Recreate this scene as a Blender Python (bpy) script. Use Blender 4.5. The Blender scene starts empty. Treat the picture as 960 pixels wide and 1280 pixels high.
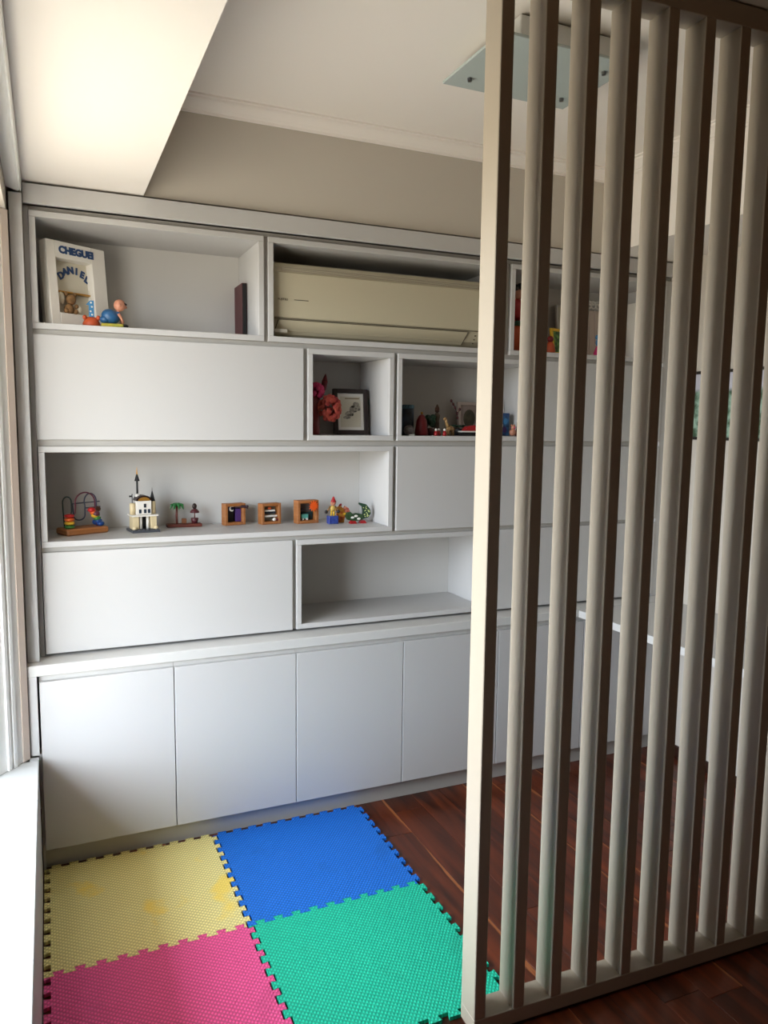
import bpy, bmesh, math, random
from mathutils import Vector, Matrix
random.seed(7)
PI = math.pi
S = bpy.context.scene
COL = S.collection

# ------------------------------------------------------------------ camera
YAW, PITCH, ROLL, FPX = math.radians(23.7132), math.radians(6.50807), math.radians(0.692596), 956.33
_f = Vector((math.sin(YAW)*math.cos(PITCH), math.cos(YAW)*math.cos(PITCH), -math.sin(PITCH)))
_r = Vector((math.cos(YAW), -math.sin(YAW), 0.0))
_u = _r.cross(_f)
_R = _r*math.cos(ROLL) + _u*math.sin(ROLL)
_U = _u*math.cos(ROLL) - _r*math.sin(ROLL)
cam = bpy.data.cameras.new('camera')
cam.sensor_fit = 'HORIZONTAL'; cam.sensor_width = 36.0; cam.lens = 36.0*FPX/960.0
cam.clip_start = 0.02
camo = bpy.data.objects.new('camera', cam); COL.objects.link(camo)
M = Matrix((( _R.x, _U.x, -_f.x, 0.0), (_R.y, _U.y, -_f.y, -3.0), (_R.z, _U.z, -_f.z, 1.71), (0, 0, 0, 1)))
camo.matrix_world = M
S.camera = camo

# ------------------------------------------------------------------ daylight + exposure
S.view_settings.view_transform = 'Standard'
S.view_settings.look = 'None'
S.view_settings.gamma = 1.0
S.view_settings.use_curve_mapping = False
S.view_settings.exposure = 0.36
WORLD_STRENGTH = 19.0
w = bpy.data.worlds.new('daylight'); S.world = w; w.use_nodes = True
nt = w.node_tree; nt.nodes.clear()
out = nt.nodes.new('ShaderNodeOutputWorld'); bg = nt.nodes.new('ShaderNodeBackground')
tc = nt.nodes.new('ShaderNodeTexCoord'); sep = nt.nodes.new('ShaderNodeSeparateXYZ')
ramp = nt.nodes.new('ShaderNodeValToRGB'); mr = nt.nodes.new('ShaderNodeMapRange')
mr.inputs[1].default_value = -0.25; mr.inputs[2].default_value = 0.45
ramp.color_ramp.elements[0].position = 0.25; ramp.color_ramp.elements[0].color = (0.36, 0.32, 0.27, 1)
ramp.color_ramp.elements[1].position = 0.5; ramp.color_ramp.elements[1].color = (0.90, 0.96, 1.08, 1)
nt.links.new(tc.outputs['Generated'], sep.inputs[0]); nt.links.new(sep.outputs['Z'], mr.inputs[0])
nt.links.new(mr.outputs[0], ramp.inputs[0]); nt.links.new(ramp.outputs[0], bg.inputs[0])
bg.inputs[1].default_value = WORLD_STRENGTH
nt.links.new(bg.outputs[0], out.inputs[0])
# the daylight reaches the room only through window_1: a portal guides the sampling there
WX, WY0, WY1, WZ0, WZ1 = -0.36, -0.14, -1.5, 0.475, 2.42      # window opening in the left wall
pl = bpy.data.lights.new('window_daylight_portal', 'AREA'); pl.shape = 'RECTANGLE'
pl.size = abs(WY1-WY0); pl.size_y = WZ1-WZ0; pl.cycles.is_portal = True
plo = bpy.data.objects.new('window_daylight_portal', pl); COL.objects.link(plo)
plo.matrix_world = Matrix.Translation((WX-0.03, (WY0+WY1)/2, (WZ0+WZ1)/2)) @ Matrix(((0,0,-1,0),(1,0,0,0),(0,-1,0,0),(0,0,0,1)))
S.cycles.max_bounces = 14; S.cycles.diffuse_bounces = 8; S.cycles.glossy_bounces = 4
S.cycles.transparent_max_bounces = 8
S.cycles.caustics_reflective = False; S.cycles.caustics_refractive = False

# ------------------------------------------------------------------ helpers
def lin(c):
    def g(v):
        v /= 255.0
        return v/12.92 if v <= 0.04045 else ((v+0.055)/1.055)**2.4
    return (g(c[0]), g(c[1]), g(c[2]), 1.0)

def mat(name, rgb, rough=0.5, var=0.0, scale=8.0, rgb2=None, metal=0.0, coat=0.0, bump=0.0, bscale=60.0, stretch=None, spec=None):
    m = bpy.data.materials.new(name); m.use_nodes = True
    n = m.node_tree.nodes; L = m.node_tree.links
    b = n['Principled BSDF']
    b.inputs['Base Color'].default_value = lin(rgb); b.inputs['Roughness'].default_value = rough
    b.inputs['Metallic'].default_value = metal
    if coat: b.inputs['Coat Weight'].default_value = coat; b.inputs['Coat Roughness'].default_value = 0.12
    if spec is not None: b.inputs['Specular IOR Level'].default_value = spec
    if var or rgb2 or bump:
        t = n.new('ShaderNodeTexCoord'); mp = n.new('ShaderNodeMapping')
        L.new(t.outputs['Object'], mp.inputs[0])
        if stretch: mp.inputs['Scale'].default_value = stretch
    if var or rgb2:
        no = n.new('ShaderNodeTexNoise'); no.inputs['Scale'].default_value = scale; no.inputs['Detail'].default_value = 4
        cr = n.new('ShaderNodeValToRGB')
        c2 = rgb2 if rgb2 else tuple(max(0, v*(1-var)) for v in rgb)
        cr.color_ramp.elements[0].position = 0.35; cr.color_ramp.elements[0].color = lin(c2)
        cr.color_ramp.elements[1].position = 0.65; cr.color_ramp.elements[1].color = lin(rgb)
        L.new(mp.outputs[0], no.inputs['Vector']); L.new(no.outputs[0], cr.inputs[0]); L.new(cr.outputs[0], b.inputs['Base Color'])
    if bump:
        nb = n.new('ShaderNodeTexNoise'); nb.inputs['Scale'].default_value = bscale; nb.inputs['Detail'].default_value = 3
        bu = n.new('ShaderNodeBump'); bu.inputs['Strength'].default_value = bump; bu.inputs['Distance'].default_value = 0.002
        L.new(mp.outputs[0], nb.inputs['Vector']); L.new(nb.outputs[0], bu.inputs['Height']); L.new(bu.outputs[0], b.inputs['Normal'])
    return m

def obj(name, bm, m, parent=None, smooth=False, label=None, kind=None, loc=None):
    bmesh.ops.recalc_face_normals(bm, faces=bm.faces[:])
    me = bpy.data.meshes.new(name); bm.to_mesh(me); bm.free()
    if m is not None: me.materials.append(m)
    if smooth:
        for p in me.polygons: p.use_smooth = True
    o = bpy.data.objects.new(name, me); COL.objects.link(o)
    if parent is not None: o.parent = parent
    if label: o['label'] = label
    if kind: o['kind'] = kind
    if loc: o.location = loc
    return o

def tag(o, label, cat, group=None):
    o['label'] = label; o['category'] = cat
    if group: o['group'] = group
    return o

def thing(name, label, cat, loc=(0, 0, 0), rotz=0.0, group=None):
    o = bpy.data.objects.new(name, None); COL.objects.link(o)
    o.empty_display_size = 0.05
    o.location = loc; o.rotation_euler = (0, 0, rotz)
    return tag(o, label, cat, group)

def place(bm, verts, T):
    if T is not None: bmesh.ops.transform(bm, matrix=T, verts=verts)

def box(bm, x0, x1, y0, y1, z0, z1, b=0.0, T=None):
    g = bmesh.ops.create_cube(bm, size=1.0)
    vs = g['verts']
    bmesh.ops.transform(bm, verts=vs, matrix=Matrix.Translation(((x0+x1)/2, (y0+y1)/2, (z0+z1)/2)) @ Matrix.Diagonal((abs(x1-x0), abs(y1-y0), abs(z1-z0), 1)))
    if b > 0:
        es = list({e for v in vs for e in v.link_edges})
        r = bmesh.ops.bevel(bm, geom=es, offset=b, offset_type='OFFSET', segments=1, affect='EDGES', profile=0.5)
        vs = list({v for f in r['faces'] for v in f.verts} | {v for v in vs if v.is_valid})
    place(bm, vs, T)
    return bm

def B(x0, x1, y0, y1, z0, z1, b=0.0, T=None):
    return box(bmesh.new(), x0, x1, y0, y1, z0, z1, b, T)

def cyl(bm, p0, p1, r0, r1=None, n=12):
    p0 = Vector(p0); p1 = Vector(p1); d = p1-p0
    r1 = r0 if r1 is None else r1
    q = d.to_track_quat('Z', 'Y').to_matrix().to_4x4()
    bmesh.ops.create_cone(bm, cap_ends=True, segments=n, radius1=r0, radius2=max(r1, 1e-5), depth=d.length,
                          matrix=Matrix.Translation((p0+p1)/2) @ q)
    return bm

def ball(bm, c, r, sx=1, sy=1, sz=1, u=14, v=9, rot=None):
    T = Matrix.Translation(c)
    if rot is not None: T = T @ rot
    bmesh.ops.create_uvsphere(bm, u_segments=u, v_segments=v, radius=r, matrix=T @ Matrix.Diagonal((sx, sy, sz, 1)))
    return bm

def tube(bm, pts, r, n=8, closed=False):
    pts = [Vector(p) for p in pts]; rings = []
    N = len(pts); up = None
    for i, p in enumerate(pts):
        a = pts[i-1] if (i > 0 or closed) else pts[i]
        c = pts[(i+1) % N] if (i < N-1 or closed) else pts[i]
        t = (c-a).normalized()
        if up is None: up = Vector((0, 0, 1)) if abs(t.z) < 0.9 else Vector((1, 0, 0))
        s = t.cross(up).normalized(); up = s.cross(t).normalized()
        rr = r[i] if isinstance(r, (list, tuple)) else r
        rings.append([bm.verts.new(p + (s*math.cos(2*PI*k/n) + up*math.sin(2*PI*k/n))*rr) for k in range(n)])
    for i in range(N if closed else N-1):
        A, Bq = rings[i], rings[(i+1) % N]
        for k in range(n): bm.faces.new((A[k], A[(k+1) % n], Bq[(k+1) % n], Bq[k]))
    if not closed:
        bm.faces.new(rings[0][::-1]); bm.faces.new(rings[-1])
    return bm

def lathe(bm, prof, c=(0, 0, 0), n=16):
    c = Vector(c); rings = []
    for r, z in prof:
        rings.append([bm.verts.new(c + Vector((max(r, 1e-4)*math.cos(2*PI*k/n), max(r, 1e-4)*math.sin(2*PI*k/n), z))) for k in range(n)])
    for A, Bq in zip(rings, rings[1:]):
        for k in range(n): bm.faces.new((A[k], A[(k+1) % n], Bq[(k+1) % n], Bq[k]))
    bm.faces.new(rings[0][::-1]); bm.faces.new(rings[-1])
    return bm

def prism(bm, pts2, d0, d1, plane='XY', T=None):
    """extrude the 2D outline from d0 to d1; plane says which axes the outline uses"""
    def P(a, b, d): return {'XY': (a, b, d), 'XZ': (a, d, b), 'YZ': (d, a, b)}[plane]
    lo = [bm.verts.new(P(a, b, d0)) for a, b in pts2]
    hi = [bm.verts.new(P(a, b, d1)) for a, b in pts2]
    bm.faces.new(lo); bm.faces.new(hi[::-1])
    k = len(pts2)
    for i in range(k): bm.faces.new((lo[i], lo[(i+1) % k], hi[(i+1) % k], hi[i]))
    place(bm, lo+hi, T)
    return bm

def lettering(name, text, size, m, parent, T, depth=0.0012, align='LEFT', label=None, bold=0.0):
    cu = bpy.data.curves.new('letters', 'FONT'); cu.body = text; cu.size = size; cu.extrude = depth
    cu.align_x = align; cu.offset = bold; cu.resolution_u = 3
    t = bpy.data.objects.new('letters', cu); COL.objects.link(t)
    me = bpy.data.meshes.new_from_object(t.evaluated_get(bpy.context.evaluated_depsgraph_get()))
    bpy.data.objects.remove(t); bpy.data.curves.remove(cu)
    me.transform(T); me.name = name; me.materials.clear(); me.materials.append(m)
    o = bpy.data.objects.new(name, me); COL.objects.link(o); o.parent = parent
    if label: o['label'] = label
    return o

STAND = Matrix(((1, 0, 0, 0), (0, 0, -1, 0), (0, 1, 0, 0), (0, 0, 0, 1)))   # lays XY lettering into the XZ plane, facing -Y

# ------------------------------------------------------------------ materials
LACQ = mat('white_lacquer', (190, 189, 188), 0.42)
LACQ_IN = mat('white_melamine', (204, 202, 198), 0.5)
COUNTER = mat('white_countertop', (200, 199, 196), 0.35)
PAINT = mat('cream_wall_paint', (196, 189, 178), 0.85, bump=0.08, bscale=180)
CEILP = mat('ceiling_paint', (236, 230, 223), 0.9)
DIMWALL = mat('darkened_hall_wall', (134, 108, 84), 0.9)  # unseen hall surfaces, darkened to cut bounce light onto the slat fronts
SLATP = mat('slat_paint', (174, 163, 146), 0.45, bump=0.05, bscale=90)
BENCHM = mat('white_bench_laminate', (182, 184, 184), 0.6)
KICKM = mat('grey_white_plinth', (180, 177, 171), 0.4)
FRAMEW = mat('white_window_frame', (232, 232, 230), 0.35)
FRAMEP = mat('beige_window_trim', (214, 198, 186), 0.55)
BASEW = mat('dark_wood_baseboard_and_shadow', (46, 24, 15), 0.4)
FLOORB = mat('subfloor', (40, 22, 14), 0.6)
BLACKGAP = mat('black_gap', (22, 20, 20), 0.8)

def wood_floor():
    m = bpy.data.materials.new('jatoba_plank'); m.use_nodes = True
    n = m.node_tree.nodes; L = m.node_tree.links; b = n['Principled BSDF']
    t = n.new('ShaderNodeTexCoord'); mp = n.new('ShaderNodeMapping'); mp.inputs['Scale'].default_value = (14, 1.2, 6)
    oi = n.new('ShaderNodeObjectInfo'); ad = n.new('ShaderNodeVectorMath'); ad.operation = 'ADD'
    mul = n.new('ShaderNodeMath'); mul.operation = 'MULTIPLY'; mul.inputs[1].default_value = 40
    L.new(oi.outputs['Random'], mul.inputs[0]); L.new(t.outputs['Object'], mp.inputs[0])
    L.new(mp.outputs[0], ad.inputs[0]); L.new(mul.outputs[0], ad.inputs[1])
    no = n.new('ShaderNodeTexNoise'); no.inputs['Scale'].default_value = 1.6; no.inputs['Detail'].default_value = 7; no.inputs['Distortion'].default_value = 0.6
    L.new(ad.outputs[0], no.inputs['Vector'])
    cr = n.new('ShaderNodeValToRGB')
    cr.color_ramp.elements[0].position = 0.3; cr.color_ramp.elements[0].color = lin((50, 21, 11))
    cr.color_ramp.elements[1].position = 0.72; cr.color_ramp.elements[1].color = lin((112, 50, 24))
    L.new(no.outputs[0], cr.inputs[0])
    hs = n.new('ShaderNodeHueSaturation'); r2 = n.new('ShaderNodeMapRange')
    r2.inputs[3].default_value = 0.72; r2.inputs[4].default_value = 1.2
    L.new(oi.outputs['Random'], r2.inputs[0]); L.new(r2.outputs[0], hs.inputs['Value']); L.new(cr.outputs[0], hs.inputs['Color'])
    # pale sapwood along one long edge of some boards
    sx = n.new('ShaderNodeSeparateXYZ'); L.new(t.outputs['Object'], sx.inputs[0])
    wob = n.new('ShaderNodeTexNoise'); wob.inputs['Scale'].default_value = 2.5; L.new(ad.outputs[0], wob.inputs['Vector'])
    wm = n.new('ShaderNodeMath'); wm.operation = 'MULTIPLY_ADD'; wm.inputs[1].default_value = 0.05; L.new(wob.outputs[0], wm.inputs[0]); L.new(sx.outputs['X'], wm.inputs[2])
    gt = n.new('ShaderNodeMapRange'); gt.inputs[1].default_value = 0.084; gt.inputs[2].default_value = 0.088; L.new(wm.outputs[0], gt.inputs[0])
    sel = n.new('ShaderNodeMath'); sel.operation = 'GREATER_THAN'; sel.inputs[1].default_value = 0.6; L.new(oi.outputs['Random'], sel.inputs[0])
    fm = n.new('ShaderNodeMath'); fm.operation = 'MULTIPLY'; L.new(gt.outputs[0], fm.inputs[0]); L.new(sel.outputs[0], fm.inputs[1])
    mx = n.new('ShaderNodeMix'); mx.data_type = 'RGBA'; L.new(fm.outputs[0], mx.inputs['Factor'])
    L.new(hs.outputs[0], mx.inputs[6]); mx.inputs[7].default_value = lin((150, 88, 48))
    L.new(mx.outputs[2], b.inputs['Base Color'])
    b.inputs['Roughness'].default_value = 0.33
    return m
PLANK = wood_floor()

def foam(name, rgb, stain=None, stain_pos=0.62):
    m = bpy.data.materials.new(name); m.use_nodes = True
    n = m.node_tree.nodes; L = m.node_tree.links; b = n['Principled BSDF']
    t = n.new('ShaderNodeTexCoord'); mp = n.new('ShaderNodeMapping')
    mp.inputs['Rotation'].default_value = (0, 0, math.radians(38))
    L.new(t.outputs['Object'], mp.inputs[0])
    def wave(direction, sc):
        wv = n.new('ShaderNodeTexWave'); wv.bands_direction = direction; wv.inputs['Scale'].default_value = sc
        L.new(mp.outputs[0], wv.inputs['Vector']); return wv
    a, c = wave('X', 30), wave('Y', 24)
    mu = n.new('ShaderNodeMath'); mu.operation = 'MULTIPLY'; L.new(a.outputs['Fac'], mu.inputs[0]); L.new(c.outputs['Fac'], mu.inputs[1])
    bu = n.new('ShaderNodeBump'); bu.inputs['Strength'].default_value = 0.75; bu.inputs['Distance'].default_value = 0.0025
    L.new(mu.outputs[0], bu.inputs['Height']); L.new(bu.outputs[0], b.inputs['Normal'])
    # raised nubs slightly paler than the grooves
    cr = n.new('ShaderNodeValToRGB')
    cr.color_ramp.elements[0].position = 0.0; cr.color_ramp.elements[0].color = lin(tuple(v*0.80 for v in rgb))
    cr.color_ramp.elements[1].position = 0.55; cr.color_ramp.elements[1].color = lin(rgb)
    L.new(mu.outputs[0], cr.inputs[0])
    no = n.new('ShaderNodeTexNoise'); no.inputs['Scale'].default_value = 5.0; no.inputs['Detail'].default_value = 5
    L.new(t.outputs['Object'], no.inputs['Vector'])
    mr2 = n.new('ShaderNodeMapRange'); mr2.inputs[1].default_value = stain_pos; mr2.inputs[2].default_value = stain_pos+0.08
    mr2.inputs[4].default_value = 0.6
    L.new(no.outputs[0], mr2.inputs[0])
    mx = n.new('ShaderNodeMix'); mx.data_type = 'RGBA'
    L.new(mr2.outputs[0], mx.inputs['Factor']); L.new(cr.outputs[0], mx.inputs[6])
    mx.inputs[7].default_value = lin(stain if stain else tuple(v*0.8 for v in rgb))
    L.new(mx.outputs[2], b.inputs['Base Color'])
    b.inputs['Roughness'].default_value = 0.75
    return m

def glassy(name, tint, gloss=0.08):
    m = bpy.data.materials.new(name); m.use_nodes = True
    n = m.node_tree.nodes; L = m.node_tree.links; n.clear()
    o = n.new('ShaderNodeOutputMaterial'); mx = n.new('ShaderNodeMixShader'); tr = n.new('ShaderNodeBsdfTransparent'); gl = n.new('ShaderNodeBsdfGlossy')
    tr.inputs[0].default_value = (*tint, 1); gl.inputs['Roughness'].default_value = 0.03; mx.inputs[0].default_value = gloss
    L.new(tr.outputs[0], mx.inputs[1]); L.new(gl.outputs[0], mx.inputs[2]); L.new(mx.outputs[0], o.inputs[0])
    return m
GLASS = glassy('clear_glass', (0.97, 0.99, 0.985))

# ------------------------------------------------------------------ setting
XL, XR, YF, YB, ZC, ZS = -0.52, 2.97, -6.2, 0.1, 2.935, 2.55     # room limits, ceiling and soffit heights
floor = obj('floor', B(XL-0.1, XR+0.1, YF-0.1, 0.75, -0.08, -0.0205), FLOORB, kind='structure')
# boards run from the cabinets towards the camera; individually laid where the photo shows them
PW = 0.139
def plank_mesh(length):
    bm = B(-PW/2+0.0006, PW/2-0.0006, 0.0005, length-0.0005, -0.02, 0.0, 0.0012)
    me = bpy.data.meshes.new('plank'); bm.to_mesh(me); bm.free(); me.materials.append(PLANK); return me
lens = [0.9, 1.25, 1.6]
pm = [plank_mesh(l) for l in lens]
ncol = int((XR - (-0.45))/PW)
for i in range(ncol+1):
    x = -0.45 + PW*(i+0.5)
    if x+PW/2 > XR+0.09: break
    y = -2.9 + random.uniform(-0.9, 0)
    while y < 0.09:
        k = random.randrange(3)
        o = bpy.data.objects.new('plank', pm[k]); COL.objects.link(o); o.parent = floor
        o.location = (x, y, 0)
        y += lens[k]
obj('hall_floor', B(XL, XR, YF, -3.81, -0.02, -0.001), PLANK, floor)

obj('ceiling', B(XL-0.1, XR+0.1, -1.3, 0.75, ZC, ZC+0.08), CEILP, kind='structure')
obj('ceiling_hall', B(XL-0.1, XR+0.1, YF-0.1, -1.3005, ZC, ZC+0.08), DIMWALL, kind='structure')
obj('wall_back', B(XL-0.1, XR+0.1, 0.56, 0.66, -0.02, ZC), PAINT, kind='structure')
obj('wall_back_upper', B(XL, XR, 0.101, 0.55, 2.552, ZC), PAINT, kind='structure')
obj('wall_right', B(XR, XR+0.1, -1.3, 0.56, -0.02, ZC), PAINT, kind='structure')
obj('wall_right_hall', B(XR, XR+0.1, YF, -1.3005, -0.02, ZC), DIMWALL, kind='structure')
obj('wall_front', B(XL-0.1, XR+0.1, YF-0.1, YF, -0.02, ZC), DIMWALL, kind='structure')
# left wall with its window opening
bm = bmesh.new()
box(bm, XL, WX, WY1, WY0, -0.02, WZ0-0.005)
box(bm, XL, WX, WY1, WY0, WZ1, ZC)
box(bm, XL, WX, WY0, 0.56, -0.02, ZC)
obj('wall_left', bm, PAINT, kind='structure')
obj('wall_left_hall', B(XL, WX, YF, WY1-0.0005, -0.02, ZC), DIMWALL, kind='structure')
# dropped soffits left and right
obj('trim_1', B(WX, 0.36, YF, 0.1, ZS, ZC), CEILP, kind='structure')
obj('trim_2', B(2.535, XR, -1.2, 0.1, ZS, ZC), CEILP, kind='structure')
# crown moulding along the back wall and the right soffit
prof = [(0, 0), (0, -0.056), (-0.006, -0.056), (-0.008, -0.047), (-0.014, -0.045), (-0.02, -0.036), (-0.036, -0.02), (-0.042, -0.016), (-0.044, -0.008), (-0.055, -0.007), (-0.055, 0)]
bm = bmesh.new(); prism(bm, [(0.1+a, ZC+b) for a, b in prof], 0.361, 2.534, 'YZ')
obj('trim_3', bm, CEILP, kind='structure')
bm = bmesh.new(); prism(bm, [(2.534+a, ZC+b) for a, b in prof], -1.2, 0.04, 'XZ')
obj('trim_4', bm, CEILP, kind='structure')
# fascia board above the cabinets and the header over the partition
bm = B(-0.0525, 2.965, 0.078, 0.098, 2.474, 2.541, 0.0015)
fascia = obj('trim_5', bm, LACQ, kind='structure')
obj('trim_6', B(0.99, XR-0.002, -1.395, -1.215, 2.873, ZC-0.001), PAINT, kind='structure')
obj('baseboard_right', B(XR-0.016, XR-0.0005, -6.0, -0.02, 0.0005, 0.058, 0.004), BASEW, kind='structure')
obj('overhang_slab', B(-1.75, XL-0.105, -4.5, 1.5, 2.62, 2.78), PAINT, kind='structure')      # added out of view, cuts the skylight reaching the bench
# window: outer frame, mullions, panes
win = obj('window_1', B(WX-0.06, WX-0.005, WY1+0.001, WY0-0.001, WZ0, WZ0+0.05, 0.004), FRAMEW, kind='structure')
obj('head_rail', B(WX-0.06, WX-0.005, WY1+0.001, WY0-0.001, WZ1-0.05, WZ1-0.001, 0.004), FRAMEW, win)
for y in (WY0-0.05, (WY0+WY1)/2-0.025, WY1+0.001):
    obj('stile', B(WX-0.06, WX-0.005, y, y+0.049, WZ0+0.051, WZ1-0.051, 0.004), FRAMEW, win)
for y0, y1 in ((WY1+0.052, (WY0+WY1)/2-0.027), ((WY0+WY1)/2+0.026, WY0-0.052)):
    obj('pane', B(WX-0.036, WX-0.030, y0, y1, WZ0+0.051, WZ1-0.051), GLASS, win)
# stepped jamb between the window and the cabinets
P0, P1 = Vector((-0.0985, -0.014)), Vector((-0.205, -0.138))      # the reveal is splayed towards the window
def splay(t, d): 
    q = P0.lerp(P1, t); nrm = Vector((P0.y-P1.y, P1.x-P0.x)).normalized(); return (q.x+nrm.x*d, q.y+nrm.y*d)
jroot = None
for t0, t1, d, m in ((0, 0.19, 0.0, FRAMEP), (0.19, 0.40, -0.004, FRAMEW), (0.40, 0.48, 0.004, FRAMEW), (0.48, 0.56, -0.006, FRAMEW), (0.56, 0.64, 0.004, FRAMEW), (0.64, 1.0, -0.004, FRAMEW)):
    bm = bmesh.new(); prism(bm, [splay(t0, d), splay(t1, d), splay(t1, -0.05), splay(t0, -0.05)], 0.4712, 2.419, 'XY')
    if jroot is None: jroot = obj('trim_7', bm, m, kind='structure')
    else: obj('jamb_strip', bm, m, jroot)
obj('jamb_return', B(WX+0.001, -0.206, -0.137, -0.11, 0.4712, 2.419), FRAMEW, jroot)
obj('trim_8', B(WX+0.002, -0.1045, -1.9, 0.09, 2.421, 2.548), PAINT, kind='structure')      # box over the window
bm = bmesh.new(); prism(bm, [(-0.103, 2.512), (-0.066, 2.500), (-0.060, 2.506), (-0.056, 2.500), (-0.0535, 2.512), (-0.0535, 2.548), (-0.103, 2.548)], -3.2, 0.045, 'XZ')
obj('trim_9', bm, FRAMEW, kind='structure')                                                # moulding under the soffit

# ------------------------------------------------------------------ window bench
bench = thing('window_bench', 'low white window bench along the left wall beside the foam mat', 'bench', (-0.21, -1.5, 0))
for y0, y1 in ((-0.351, -0.034), (-2.9, -0.354)):
    obj('top_board', B(-0.147, 0.140, y0+1.5, y1+1.5, 0.448, 0.470, 0.002), BENCHM, bench)
obj('end_board', B(0.110, 0.140, 1.4675, 1.4955, 0.448, 0.470), BENCHM, bench)
obj('front_panel', B(0.118, 0.1385, -1.4, 1.495, 0.004, 0.447, 0.0015), BENCHM, bench)
obj('carcass', B(-0.145, 0.116, -1.4, 1.45, 0.002, 0.446), LACQ_IN, bench)

# ------------------------------------------------------------------ base cabinets
ex = [-0.0605, 0.4245, 0.924, 1.4215, 1.917, 2.4125, 2.905]
names = ['first from the window bench, its left edge at the jamb', 'second from the window bench, behind the blue and yellow mats', 'third from the window bench, over the blue mat corner',
         'fourth from the window bench, partly behind the end slat', 'fifth from the window bench, behind the slats', 'last one before the right wall, under the desk']
for i in range(6):
    x0, x1 = ex[i], ex[i+1]
    c = thing('base_cabinet', 'white flat-door base cabinet, '+names[i], 'cabinet', ((x0+x1)/2, 0.02, 0.0), 0, None)
    h = (x1-x0)/2
    obj('body', B(-h+0.0005, h-0.0005, 0.003, 0.5, 0.092, 0.772), LACQ_IN, c)
    obj('door', B(-h+0.0018, h-0.0018, -0.02, -0.001, 0.0965, 0.752, 0.0012), LACQ, c)
    if i == 0:
        obj('side_filler', B(-h-0.0085, -h-0.0003, -0.002, 0.05, 0.0, 0.473), LACQ, c)
        obj('end_panel', B(-h-0.0365, -h-0.006, -0.02, 0.5, 0.474, 0.7745, 0.001), LACQ, c)
kick = obj('toe_kick', B(-0.0605, 2.94, 0.052, 0.07, 0.0005, 0.0915), KICKM)
tag(kick, 'recessed grey white toe kick running under the base cabinets', 'plinth')
ct = obj('countertop', B(-0.0985, 2.965, -0.0015, 0.54, 0.775, 0.816, 0.002), COUNTER)
tag(ct, 'long white countertop ledge between lower doors and shelf wall', 'countertop')
desk = thing('wall_desk', 'white desktop along the right wall behind the slats, joined to the countertop', 'desk', (2.6, -0.6, 0))
obj('desktop', B(-0.23, 0.367, -0.56, 0.594, 0.777, 0.813, 0.002), COUNTER, desk)
obj('support_panel', B(-0.15, 0.35, -0.54, -0.52, 0.0, 0.776, 0.001), LACQ, desk)

# ------------------------------------------------------------------ wall unit: open cubbies and closed cabinets
YU = 0.1; T_ = 0.022; DEEP = 0.36
def cubby(x0, x1, z0, z1, label):
    c = thing('open_cubby', label, 'shelf', ((x0+x1)/2, YU, z0))
    h = (x1-x0)/2; H = z1-z0
    obj('side_panel', B(-h, -h+T_, 0, DEEP, T_+0.0003, H-T_-0.0003, 0.0012), LACQ, c)
    obj('side_panel', B(h-T_, h, 0, DEEP, T_+0.0003, H-T_-0.0003, 0.0012), LACQ, c)
    obj('top_panel', B(-h, h, 0, DEEP, H-T_, H, 0.0012), LACQ, c)
    obj('bottom_panel', B(-h, h, 0, DEEP, 0, T_, 0.0012), LACQ, c)
    obj('back_panel', B(-h+T_+0.0003, h-T_-0.0003, DEEP-0.012, DEEP-0.001, T_+0.0003, H-T_-0.0003), LACQ_IN, c)
    return c
def flap(x0, x1, z0, z1, label):
    c = thing('flap_cabinet', label, 'cabinet', ((x0+x1)/2, YU, z0))
    h = (x1-x0)/2; H = z1-z0
    obj('door', B(-h, h, 0, 0.018, 0, H, 0.0012), LACQ, c)
    obj('body', B(-h+0.004, h-0.004, 0.0195, DEEP, 0.004, H-0.004), LACQ_IN, c)
    return c
R1, R2, R3, R4 = (2.042, 2.456), (1.640, 2.022), (1.236, 1.615), (0.8275, 1.217)
XE = 2.93
cubby(-0.036, 0.8215, *R1, 'open white cubby at the top left, holding the baby frame')
cubby(0.839, 1.967, *R1, 'open white cubby at the top middle, filled by the air conditioner')
cubby(1.994, XE, *R1, 'open white cubby at the top right, behind the slats')
flap(-0.036, 0.988, *R2, 'blank white flap cabinet under the baby frame cubby')
cubby(1.007, 1.403, *R2, 'small square white cubby holding red flowers and a dark frame')
cubby(1.421, 2.17, *R2, 'open white cubby crowded with small ornaments, under the air conditioner')
flap(2.188, XE, *R2, 'blank white flap cabinet behind the slats, right of the ornaments cubby')
cubby(-0.034, 1.403, *R3, 'long open white cubby with the row of wooden toys')
flap(1.421, 2.17, *R3, 'blank white flap cabinet under the ornaments cubby, at eye level')
flap(2.188, XE, *R3, 'blank white flap cabinet behind the slats, at eye level by the right wall')
flap(-0.034, 0.939, *R4, 'wide blank white flap cabinet just above the countertop, under the toys')
cubby(0.957, 1.905, *R4, 'empty open white cubby just above the countertop')
flap(1.923, XE, *R4, 'blank white flap cabinet above the countertop, behind the slats')
car = thing('wall_unit_carcass', 'recessed white carcass showing in the gaps between cubbies', 'carcass', (0, YU, 0))
for z0, z1 in ((2.4565, 2.4735), (2.0225, 2.0415), (1.6155, 1.6395), (1.2175, 1.2355)):
    obj('rail', B(-0.0365, XE+0.0365, 0.018, 0.34, z0, z1), KICKM, car)
for x0, x1, (z0, z1) in ((0.8220, 0.8385, R1), (1.9675, 1.9935, R1), (0.9885, 1.0065, R2), (1.4035, 1.4205, R2), (2.1705, 2.1875, R2), (1.4035, 1.4205, R3), (2.1705, 2.1875, R3), (0.9395, 0.9565, R4), (1.9055, 1.9225, R4)):
    obj('divider', B(x0, x1, 0.018, 0.34, z0, z1), KICKM, car)
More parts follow.
